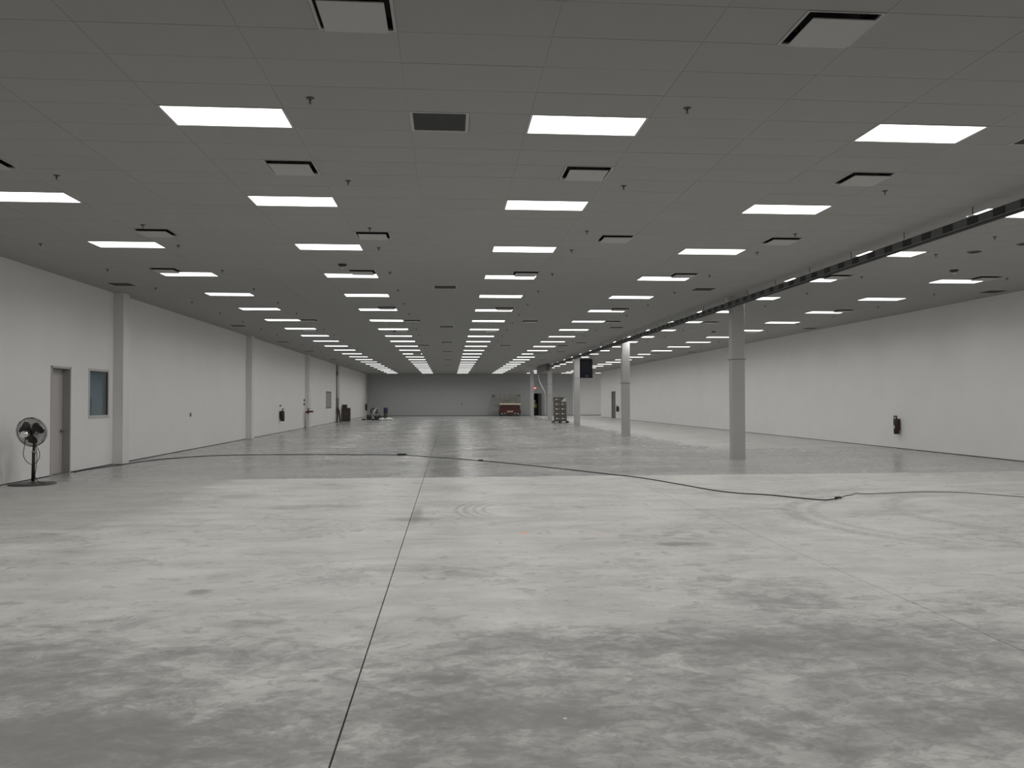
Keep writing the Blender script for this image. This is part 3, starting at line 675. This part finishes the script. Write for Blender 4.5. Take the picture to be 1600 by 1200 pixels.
# ================================================================== CORDS ON THE FLOOR
FL1 = [(-9.30, 20.75), (-9.30, 21.6), (-9.12, 22.7), (-8.75, 24.9), (-7.632, 26.477), (-6.29, 26.773), (-4.848, 26.757), (-2.938, 26.374), (-1.515, 26.052), (-0.426, 24.904), (1.078, 23.161), (2.495, 20.992),
       (3.65, 19.009), (4.299, 17.825), (4.766, 16.391), (5.079, 15.282), (5.381, 14.711), (5.856, 14.357), (6.229, 13.835), (6.496, 13.534), (6.704, 13.603), (6.80, 13.66)]
t = thing('extension_cord', 'long black extension cord curving across the floor', 'cord', (0, 0, 0))
MB().tube(smooth_path([(x, y, 0.0105) for x, y in FL1], 8), 0.0105, 6).build('cord_jacket', M_RUBBER, t)
MB().cyl((6.80, 13.66, 0.024), (6.93, 13.76, 0.024), 0.024, 0.018, 10).build('plug', M_RUBBER, t)
MB().cyl((-1.66, 26.10, 0.03), (-1.42, 26.02, 0.03), 0.03, n=10).cyl((-1.42, 26.02, 0.03), (-1.36, 26.0, 0.05), 0.03, 0.015, n=10).build('connector', M_RUBBER, t)
MB().cyl((0.86, 23.42, 0.022), (0.98, 23.28, 0.022), 0.022, n=10).build('joint_sleeve', M_RUBBER, t)
FL2 = [(6.97, 13.80), (7.062, 13.94), (7.225, 14.118), (7.366, 14.203), (7.60, 14.46), (7.70, 14.34), (8.0, 14.40), (8.371, 14.457), (8.936, 14.557), (9.585, 14.385), (10.02, 13.932), (10.364, 13.417), (10.8, 12.6)]
t = thing('thin_cord', 'thin brown cord running from the black plug to the right edge', 'cord', (0, 0, 0))
MB().tube(smooth_path([(x, y, 0.007) for x, y in FL2], 8), 0.007, 6).build('cord_jacket', M_TAN, t)
MB().cyl((6.945, 13.775, 0.016), (6.99, 13.82, 0.016), 0.016, 0.010, 10).build('plug', M_BLACK, t)

# ================================================================== WALL ITEMS
def extinguisher(loc, rz, label, mat, h=0.56, r=0.085, tagm=None):
    t = thing('fire_extinguisher', label, 'fire extinguisher', loc, 'wall fire extinguishers', rz)      # local +y points away from wall
    MB().lathe([(r * .8, 0.0), (r, 0.03), (r, h * .86), (r * .75, h * .95), (r * .3, h)], (0, r + 0.03, 0), 18).build('cylinder', mat, t)
    MB().lathe([(0.022, h + .0005), (0.022, h + 0.05)], (0, r + 0.03, 0), 10).box(-0.02, 0.02, r + 0.0, r + 0.13, h + 0.05, h + 0.075).box(-0.015, 0.015, r, r + 0.14, h + 0.09, h + 0.105).build('valve', M_BLACK, t)
    MB().tube(smooth_path([(0.0, r + 0.05, h + 0.03), (r * .9, r + 0.06, h + 0.06), (r + 0.03, r + 0.06, h * .8), (r + 0.02, r + 0.06, h * .4), (r + 0.02, r + 0.06, h * .22)], 5), 0.014, 8).build('hose', M_RUBBER, t)
    MB().box(-0.03, 0.03, 0.002, 0.028, h * .25, h * .95).ring((0, r + 0.03, h * .6), (0, 0, 1), r + 0.004, 0.005, 20, 4).build('bracket', M_BLACK, t)
    if tagm: MB().box(-r * .55, r * .55, 2 * r + 0.03, 2 * r + 0.034, h * .35, h * .55).build('label_plate', tagm, t)
    return t
extinguisher((XR, 27.5, 0.52), PI / 2, 'dark red fire extinguisher on the right wall nearest the camera', M_REDX, 0.57, 0.095, M_TAPE)
extinguisher((XR, 75.0, 0.68), PI / 2, 'distant black fire extinguisher beside the right wall door', M_BLKX, 0.5, 0.12)
extinguisher((XL, 45.4, 0.64), -PI / 2, 'black fire extinguisher on the left wall between middle pilasters', M_BLKX, 0.60, 0.12)
extinguisher((XL, 91.0, 0.66), -PI / 2, 'farthest black fire extinguisher at the left wall end corner', M_BLKX, 0.75, 0.10)
t = thing('sign_bracket', 'small pale tag above the left wall extinguisher', 'wall tag', (XL, 45.4, 1.46)); MB().box(0, 0.10, -0.012, 0.012, 0, 0.09).build('tag_plate', M_STEEL, t)
t = thing('wall_outlet', 'small grey outlet box on the left wall past the window', 'outlet', (XL, 29.96, 1.21))
MB().box(0, 0.03, -0.05, 0.05, 0, 0.135).build('outlet_box', M_STEEL, t); MB().box(0.0301, 0.034, -0.03, 0.03, 0.03, 0.105).build('outlet_face', M_BLACK, t)
t = thing('wall_outlet', 'tiny dark outlet box low on the distant end wall', 'outlet', (1.50, YF, 1.30))
MB().box(-0.05, 0.05, -0.04, 0, 0, 0.16).build('outlet_box', M_BLACK, t); MB().box(-0.03, 0.03, -0.045, -0.0401, 0.04, 0.12).build('outlet_face', M_STEEL, t)
# valve station by third pilaster
t = thing('fire_valve', 'red fire hose valve by the third left pilaster', 'valve', (XL + 0.20, 53.05, 0.0))
MB().cyl((-0.1, -0.15, 0.0), (-0.1, -0.15, 1.05), 0.05, n=12).build('riser_pipe', simple('grey_pipe', (0.42, 0.41, 0.40), 0.5), t)
MB().cyl((-0.1, -0.15, 1.0505), (0.35, -0.15, 1.08), 0.06, n=12).cyl((0.08, -0.15, 0.94), (0.08, -0.15, 1.22), 0.055, n=12).build('valve_body', M_RED, t)
MB().ring((0.08, -0.15, 1.27), (0, 0, 1), 0.11, 0.016, 20, 6).cyl((0.08, -0.15, 1.2205), (0.08, -0.15, 1.275), 0.018, n=8).box(-0.03, 0.19, -0.158, -0.142, 1.264, 1.276).build('hand_wheel', M_RED, t)
MB().cyl((0.3505, -0.15, 1.08), (0.40, -0.15, 1.08), 0.075, n=12).build('outlet_cap', M_STEEL, t)
MB().cbox((-0.1, -0.22, 0.45), (0.10, 0.03, 0.10)).cbox((-0.1, -0.22, 0.75), (0.12, 0.03, 0.14)).build('gauge_tags', M_TAPE, t)
for z, lab in ((1.75, 'upper small dark alarm box beside the third left pilaster'), (1.50, 'lower small dark alarm box beside the third left pilaster')):
    t = thing('alarm_box', lab, 'alarm box', (XL, 52.85, z)); MB().bbox(0, 0.06, -0.09, 0.09, 0, 0.13, 0.008).build('box_body', M_BLACK, t); MB().box(0.0601, 0.066, -0.05, 0.05, 0.03, 0.1).build('box_face', M_RED, t)
t = thing('corner_guard', 'thin white vertical strip on the third left pilaster', 'corner guard', (XL + 0.004, 55.2, 0.0))
MB().box(0.0, 0.012, -0.30, -0.10, 0.0, 2.62).build('dark_edge', M_STRAP, t); MB().box(0.0, 0.06, -0.099, 0.12, 0.0, 2.62).build('strip', M_WHITE, t)
# electrical panel on the fourth pilaster
t = thing('electrical_panel', 'grey electrical panel with riser conduit on the farthest left pilaster', 'electrical panel', (XL + 0.02, 67.80, 0.8))
MB().bbox(0.0, 0.17, -0.16, -0.012, 0, 1.2, 0.006).build('panel_box', simple('panel_grey', (0.17, 0.175, 0.175), 0.5), t)
MB().box(0.02, 0.15, -0.166, -0.1605, 0.04, 1.16).build('panel_door', simple('panel_door_grey', (0.20, 0.205, 0.205), 0.4), t)
MB().cyl((0.04, -0.05, 1.2005), (0.04, -0.05, CZ - 0.805), 0.028, n=10).build('riser_conduit', M_STRAP, t)
MB().bbox(0.0, 0.13, -0.13, -0.012, 3.10, 3.45, 0.006).build('junction_box', M_STRAP, t)

# ================================================================== FAR OBJECTS
# planks leaning on the fourth pilaster
for k, (x0, x1, z1, lab) in enumerate(((-0.16, -0.13, 1.20, 'upright dark plank leaning on the farthest left pilaster'), (-0.05, 0.16, 1.05, 'slanted dark plank leaning beside the upright one'))):
    t = thing('plank', lab, 'plank', (-9.10, 67.06, 0.0))
    MM = Matrix(((1, 0, (x1 - x0) * -1 / z1 if k else 0.0, x1), (0, 1, 0.52 / z1, 0), (0, 0, 1, 0), (0, 0, 0, 1)))
    MB().box(-0.07, 0.07, -0.02, 0.02, 0.0, z1, MM).build('board', M_BROWN, t)
    MB().box(-0.072, 0.072, -0.022, 0.022, 0.0, 0.02, MM).build('board_end', M_BLACK, t) if False else None
# cabinet + carton
t = thing('low_cabinet', 'dark brown cabinet standing past the farthest left pilaster', 'cabinet', (-8.98, 71.2, 0))
MB().bbox(-0.34, 0.34, -0.30, 0.30, 0.06, 1.15, 0.008).build('cabinet_body', M_BROWN, t)
for s in (-1, 1):
    l = MB().box(min(s * 0.008, s * 0.33), max(s * 0.008, s * 0.33), -0.318, -0.3005, 0.09, 1.11).build('cabinet_door', simple('cabinet_door', (0.05, 0.04, 0.031), 0.5), t)
    MB().box(s * 0.05 - 0.008, s * 0.05 + 0.008, -0.335, -0.3185, 0.55, 0.70).build('handle', M_STEEL, l)
MB().box(-0.32, 0.32, -0.28, 0.28, 0.0, 0.06).build('plinth', M_BLACK, t)
t = thing('carton', 'small dark carton on top of the brown cabinet', 'carton', (-9.12, 71.2, 1.152))
MB().bbox(-0.2, 0.2, -0.2, 0.2, 0.0, 0.29, 0.004).build('carton_body', M_BROWN, t); MB().box(-0.03, 0.03, -0.2, 0.2, 0.2902, 0.293).build('tape', M_TAPE, t)
# sheet on floor
t = thing('floor_sheet', 'pale flat board lying on the floor by the dark equipment', 'board', (-7.6, 71.5, 0.0)); MB().bbox(-0.95, 0.75, -0.5, 0.5, 0.0, 0.03, 0.004).build('sheet', simple('pale_board', (0.42, 0.41, 0.39), 0.7), t); MB().box(-0.95, -0.9, -0.5, 0.5, 0.0305, 0.045).build('sheet_edge', M_TAPE, t)
# hose reel on white legs with crates
t = thing('hose_reel', 'round dark hose coil on crossed white legs near the left end', 'hose reel', (-6.95, 75.2, 0.0))
m = MB()
for k in range(5): m.ring((0, -0.14 + k * 0.07, 0.78), (0, 1, 0), 0.30 - 0.02 * (k % 2), 0.035, 26, 6)
m.build('hose_coil', M_BLACK, t)
MB().cyl((0, -0.25, 0.78), (0, 0.25, 0.78), 0.05, n=10).ring((0, -0.20, 0.78), (0, 1, 0), 0.18, 0.02, 20, 5).ring((0, 0.20, 0.78), (0, 1, 0), 0.18, 0.02, 20, 5).build('drum', M_STRAP, t)
for x0, x1, z1 in ((-0.42, 0.20, 1.05), (0.40, -0.06, 0.72)):
    for yy in (-0.27, 0.27): MB().cyl((x0, yy, 0.0), (x1, yy, z1), 0.028, n=8).build('leg', M_WHITE, t)
MB().tube(smooth_path([(0.3, -0.1, 0.8), (0.5, -0.15, 0.55), (0.58, -0.2, 0.2), (0.6, -0.2, 0.03)], 5), 0.025, 6).build('loose_hose', M_BLACK, t)
for (x, y, sx, sy, sz, lab) in ((-7.30, 74.3, 0.42, 0.4, 0.48, 'left dark crate in front of the hose coil'), (-6.55, 74.2, 0.55, 0.4, 0.44, 'right dark crate in front of the hose coil'), (-6.05, 74.0, 0.30, 0.35, 0.36, 'small dark crate right of the hose coil')):
    t = thing('tool_crate', lab, 'crate', (x, y, 0.0), 'dark tool crates')
    MB().bbox(-sx / 2, sx / 2, -sy / 2, sy / 2, 0.0, sz * .8, 0.01).build('crate_body', simple('crate_black', (0.03, 0.032, 0.033), 0.5), t)
    MB().bbox(-sx / 2 - .01, sx / 2 + .01, -sy / 2 - .01, sy / 2 + .01, sz * .8 + .0005, sz, 0.01).build('lid', simple('crate_lid', (0.05, 0.053, 0.055), 0.5), t)
    MB().box(-0.06, 0.06, -sy / 2 - .025, -sy / 2 - .0105, sz * .72, sz * .88).build('latch', M_STEEL, t)
for (x, y, s_, lab) in ((-7.65, 72.9, 1.0, 'low black tool case on the floor left of the crates'), (-6.85, 72.95, 0.8, 'low black tool case on the floor before the hose coil')):
    t = thing('tool_case', lab, 'case', (x, y, 0.0)); MB().bbox(-0.17 * s_, 0.17 * s_, -0.12, 0.12, 0.0, 0.14, 0.02).build('case_body', M_BLACK, t)
    MB().tube([(-0.07, 0, 0.138), (-0.07, 0, 0.17), (0.07, 0, 0.17), (0.07, 0, 0.138)], 0.012, 6).build('handle', M_BLACK, t)
t = thing('wrapped_roll', 'tall dark roll with navy blue upper wrap near the left end', 'roll', (-5.98, 76.6, 0.0))
MB().lathe([(0.19, 0.0), (0.195, 0.02), (0.195, 0.62)], n=20).build('roll_body', M_BROWN, t)
MB().lathe([(0.20, 0.6205), (0.205, 0.64), (0.205, 1.10), (0.19, 1.12), (0.05, 1.115)], n=20).build('wrap', M_BLUE, t)
for (x, y, s_, lab) in ((-6.05, 73.3, 1.0, 'crumpled white plastic sheet left of the navy roll'), (-5.45, 73.6, 1.25, 'crumpled white plastic sheet right of the navy roll')):
    m = MB(); n = 14; prof = []
    bme = bmesh.new(); bmesh.ops.create_icosphere(bme, subdivisions=3, radius=1.0)
    for v in bme.verts:
        k = 1 + 0.22 * math.sin(7 * v.co.x + 3 * v.co.y) * math.cos(6 * v.co.y) + random.uniform(-.08, .08)
        v.co = Vector((v.co.x * 0.27 * s_ * k, v.co.y * 0.24 * k, max(0.0, 0.10 + v.co.z * 0.13 * k)))
    me = bpy.data.meshes.new('sheeting'); bme.to_mesh(me); bme.free(); me.materials.append(M_BAG)
    t = tag(link('plastic_sheet', me, None, (x, y, 0.0)), lab, 'plastic sheet', 'crumpled white sheeting')

# ---- scissor lift at the end wall
t = thing('scissor_lift', 'dark red scissor lift with railed tan deck at the end wall', 'scissor lift', (6.95, 91.6, 0))
MB().bbox(-1.22, 1.22, -0.55, 0.55, 0.22, 0.72, 0.03).build('chassis', M_LIFT, t)
MB().bbox(-1.16, 1.16, -0.50, 0.50, 0.7205, 1.14, 0.02).build('side_skirt', simple('lift_skirt_red', (0.065, 0.017, 0.014), 0.5), t)
for s in (-1, 1):
    for yy in (-0.56, 0.40):
        wh = MB().cyl((s * 0.92, yy - 0.05, 0.24), (s * 0.92, yy + 0.19, 0.24), 0.24, n=20).build('wheel', M_RUBBER, t)
        MB().cyl((s * 0.92, yy - 0.065, 0.24), (s * 0.92, yy - 0.0505, 0.24), 0.11, n=14).build('wheel_hub', simple('hub_grey', (0.30, 0.27, 0.25), 0.5), wh)
MB().box(-0.35, 0.35, -0.560, -0.5505, 0.40, 0.60).build('name_plate', simple('worn_plate', (0.40, 0.30, 0.25), 0.6), t)
for s in (-1, 1): MB().box(s * 0.62 - 0.12, s * 0.62 + 0.12, -0.562, -0.5505, 0.26, 0.34).build('pale_plate', M_TAPE, t)
for k in range(3):
    z0 = 1.1405 + k * 0.03
    for s in (-1, 1): MB().cbox((s * 0.05, -0.40 + (0.06 if s > 0 else 0), 1.16 + k * .03), (2.1, 0.05, 0.025)).build('scissor_arm', M_LIFT, t)
MB().bbox(-1.18, 1.22, -0.58, 0.58, 1.27, 1.46, 0.015).build('deck', M_DECK, t)
MB().box(-2.05, -1.1805, -0.50, 0.50, 1.33, 1.42).build('deck_extension', M_RAIL, t)
m_posts = [-2.03, -1.6, -1.17, -0.58, 0.02, 0.62, 1.19]
for yy in (-0.54, 0.54):
    for x in m_posts: MB().box(x - 0.022, x + 0.022, yy - 0.022, yy + 0.022, (1.4605 if x > -1.18 else 1.4205), 2.42).build('rail_post', M_RAIL, t)
    for z in (2.40, 1.95): MB().box(-2.05, 1.21, yy - 0.025, yy + 0.025, z, z + 0.05).build('rail', M_RAIL, t)
for x in (-2.03, 1.19):
    for z in (2.40, 1.95): MB().box(x - 0.02, x + 0.02, -0.54, 0.54, z, z + 0.05).build('end_rail', M_RAIL, t)
for k in range(26): 
    x = -1.98 + k * 0.122
    MB().box(x - 0.016, x + 0.016, -0.525, -0.515, 1.47, 2.40).build('mesh_bar', M_RAIL, t)
for k in range(6):
    MB().box(-2.0, 1.18, -0.514, -0.506, 1.55 + k * 0.14, 1.59 + k * 0.14).build('mesh_bar', M_RAIL, t)
MB().bbox(0.78, 1.15, -0.62, -0.5655, 2.18, 2.44, 0.01).build('control_box', simple('control_box', (0.12, 0.12, 0.11), 0.5), t)
MB().bbox(-1.98, -1.78, -0.62, -0.5655, 2.15, 2.40, 0.01).build('junction_box', simple('control_box2', (0.06, 0.06, 0.055), 0.5), t)
for (x, z, sx, sz, c, lab) in ((0.45, 1.98, 0.75, 0.07, M_BLACK, 'dark pipe bundle lying along the lift railing'), (-0.35, 1.462, 0.10, 0.42, M_BLACK, 'dark upright tool standing on the lift deck'), (-0.75, 1.462, 0.16, 0.16, M_BROWN, 'small dark box on the lift deck'), (0.85, 1.462, 0.22, 0.14, M_BROWN, 'dark bag on the right of the lift deck')):
    q = thing('lift_cargo', lab, 'cargo', (6.95 + x, 91.55, z)); MB().bbox(-sx / 2, sx / 2, -0.08, 0.08, 0.0, sz, 0.01).build('cargo_body', c, q); MB().box(-sx / 6, sx / 6, -0.085, -0.0805, sz * .3, sz * .6).build('cargo_tag', M_STEEL, q)

# ---- stacked cartons on a pallet
bxx, bxy = 8.72, 62.6
t = thing('pallet', 'dark wooden pallet under the stacked cartons', 'pallet', (bxx + 0.02, bxy, 0))
for k in range(7): MB().box(-0.62, 0.62, -0.55 + k * 0.167, -0.44 + k * 0.167, 0.12, 0.145).build('deck_board', M_WOOD, t)
for x in (-0.56, 0, 0.56):
    MB().box(x - 0.05, x + 0.05, -0.56, 0.56, 0.022, 0.1195).build('stringer', M_WOOD, t); MB().box(x - 0.06, x + 0.06, -0.56, 0.56, 0.0, 0.0215).build('bottom_board', M_WOOD, t)
ch, cw_ = 0.37, 0.46
layer = ['bottom', 'second', 'middle', 'fourth', 'top']
for k in range(5):
    z = 0.147 + k * (ch + 0.004)
    dx = (0.03, 0.01, 0.0, 0.0, -0.02)[k]
    for s in (-1, 1):
        q = thing('carton', '%s carton of the %s layer in the brown carton stack' % ('left' if s < 0 else 'right', layer[k]), 'carton', (bxx + dx + s * (cw_ / 2 + 0.002), bxy, z), 'brown cartons stacked on the pallet')
        MB().bbox(-cw_ / 2, cw_ / 2, -0.42, 0.42, 0.0, ch, 0.004).build('carton_body', M_BOX, q)
        yy = -0.424
        if not (k == 4 and s > 0):
            MB().cyl((-0.10, -0.4202, ch * .52), (-0.10, yy, ch * .52), 0.055, n=16).build('round_label', M_WHITE, q)
            MB().box(-0.01, 0.16, yy, -0.4202, ch * .5, ch * .57).build('text_strip', M_TAPE, q)
        else:
            m = MB(); m.v = [(-0.20, -0.4202, 0.02), (0.21, -0.4202, 0.02), (0.21, -0.4202, ch - 0.02), (0.14, -0.4202, ch - 0.02), (-0.20, yy, 0.02), (0.21, yy, 0.02), (0.21, yy, ch - 0.02), (0.14, yy, ch - 0.02)]
            for f in ((3, 2, 1, 0), (4, 5, 6, 7), (0, 1, 5, 4), (1, 2, 6, 5), (2, 3, 7, 6), (3, 0, 4, 7)): m.face(f)
            m.build('pale_corner_label', M_TAPE, q)

# ---- black cabinet hung beside the third column
t = thing('hanging_cabinet', 'large black cabinet hung from the ceiling beside the third column', 'cabinet', (9.28, 53.75, 3.28))
MB().bbox(-0.42, 0.42, -0.18, 0.18, 0.0, 1.28, 0.02).build('cabinet_body', M_SCREEN, t)
MB().box(-0.39, 0.39, -0.187, -0.1805, 0.03, 1.25).build('front_panel', simple('front_panel_black', (0.008, 0.009, 0.012), 0.6, spec=0.1), t)
for x in (-0.05, 0.03, 0.09): MB().box(x, x + 0.04, -0.191, -0.1872, 0.09, 0.15).build('badge', simple('badge_grey', (0.10, 0.11, 0.12), 0.5), t)
for x in (-0.33, 0.33): MB().cyl((x, 0, 1.281), (x, 0, CZ - 3.28), 0.012, n=8).build('hanger_rod', M_ROD, t)
# ---- exit-type red sign
t = thing('lit_sign', 'small glowing red sign above the open end doorway', 'sign', (10.0, YF, 3.10))
MB().bbox(-0.16, 0.16, -0.06, 0.0, 0.0, 0.22, 0.01).build('sign_housing', M_WHITE, t); MB().box(-0.13, 0.13, -0.064, -0.0605, 0.03, 0.19).build('sign_face', M_EXIT, t)
t = thing('door_mat', 'dark mat on the floor by the open end door', 'mat', (10.95, 92.45, 0)); MB().bbox(-0.42, 0.42, -0.3, 0.3, 0.0, 0.025, 0.008).build('mat_pad', M_BLACK, t); MB().box(-0.36, 0.36, -0.24, 0.24, 0.0252, 0.032).build('mat_pile', M_STRAP, t)

# ---- person in the doorway
def skin_mesh(name, V, E, Rr, mat, sub=1):
    me = bpy.data.meshes.new(name); me.from_pydata(V, E, []); o = bpy.data.objects.new(name, me); COL.objects.link(o)
    md = o.modifiers.new('s', 'SKIN'); md.use_smooth_shade = True
    for i, sv in enumerate(me.skin_vertices[0].data): sv.radius = (Rr[i][0], Rr[i][1]) if isinstance(Rr[i], tuple) else (Rr[i], Rr[i]); sv.use_root = (i == 0)
    o.modifiers.new('d', 'SUBSURF').levels = sub
    dg = bpy.context.evaluated_depsgraph_get(); ev = o.evaluated_get(dg)
    nm = bpy.data.meshes.new_from_object(ev); nm.name = name; nm.materials.clear(); nm.materials.append(mat)
    bpy.data.objects.remove(o); bpy.data.meshes.remove(me)
    for p in nm.polygons: p.use_smooth = True
    return nm
V, E, Rr = [], [], []
def jt(p, r, par=None):
    V.append(p); Rr.append(r)
    if par is not None: E.append((par, len(V) - 1))
    return len(V) - 1
pel = jt((0, 0, 0.94), 0.135); sp_ = jt((-0.01, 0, 1.12), 0.125, pel); chs = jt((-0.03, 0, 1.33), 0.135, sp_); nk = jt((-0.07, 0, 1.48), 0.055, chs); hd = jt((-0.11, 0, 1.57), 0.085, nk); ht = jt((-0.12, 0, 1.66), 0.09, hd)
jt((-0.205, 0, 1.575), 0.018, hd)
for s in (-1, 1):
    hp = jt((0, s * 0.10, 0.88), 0.095, pel); kn = jt((-0.03 * s, s * 0.11, 0.49), 0.062, hp); an = jt((0.02 * s + 0.02, s * 0.11, 0.09), 0.045, kn); jt((0.02 * s - 0.15, s * 0.12, 0.045), 0.040, an)
    sh = jt((-0.03, s * 0.19, 1.40), 0.065, chs); el = jt((0.0 - 0.02 * s, s * 0.25, 1.12), 0.048, sh); wr_ = jt((-0.20, s * 0.20, 0.98), 0.032, el); pa = jt((-0.27, s * 0.18, 0.955), 0.034, wr_)
    for q in range(4):
        f1 = jt((-0.33, s * (0.145 + 0.022 * q), 0.94 - 0.003 * q), 0.0095, pa); jt((-0.36 - 0.006 * (q in (1, 2)), s * (0.145 + 0.021 * q), 0.915), 0.008, f1)
    th = jt((-0.285, s * 0.13, 0.965), 0.010, pa); jt((-0.325, s * 0.12, 0.955), 0.009, th)
pt = skin_mesh('body', V, E, Rr, M_CLOTH, 1)
per = tag(link('person', pt, None, (10.08, 93.12, 0.0)), 'person in white hard hat and yellow vest standing in the end doorway', 'person')
# face and hand skin by height / position
pt.materials.append(M_SKIN)
for p in pt.polygons:
    c = p.center
    if c.z > 1.475 or c.x < -0.225: p.material_index = 1
hat = MB().lathe([(0.135, 1.635), (0.138, 1.65), (0.122, 1.68), (0.105, 1.735), (0.055, 1.775), (0.01, 1.785)], (-0.115, 0, 0), 20).box(-0.30, -0.20, -0.09, 0.09, 1.636, 1.648)
hat.build('hard_hat', M_WHITE, per)
vm = MB().lathe([(0.165, 0.93), (0.175, 1.0), (0.168, 1.15), (0.175, 1.32), (0.155, 1.42), (0.08, 1.462)], (-0.015, 0, 0), 18)
vm.v = [(x * 1.0 - max(0, (z - 1.0)) * 0.05, y * 1.12, z) for x, y, z in vm.v]
vest = vm.build('vest', M_VEST, per)
sm_ = MB().lathe([(0.1775, 1.06), (0.178, 1.065), (0.178, 1.10), (0.1775, 1.105)], (-0.02, 0, 0), 18); sm_.v = [(x, y * 1.12, z) for x, y, z in sm_.v]
sm_.build('reflective_band', M_WHITE, vest)
MB().box(-0.21, -0.195, -0.045, -0.025, 1.575, 1.59).box(-0.21, -0.195, 0.025, 0.045, 1.575, 1.59).build('eyes', M_BLACK, per)
MB().lathe([(0.012, 0), (0.03, 0.01), (0.02, 0.02)], (-0.10, 0.085, 1.555), 10, (0, 1, 0)).lathe([(0.012, 0), (0.03, 0.01), (0.02, 0.02)], (-0.10, -0.085, 1.555), 10, (0, -1, 0)).build('ears', M_SKIN, per)
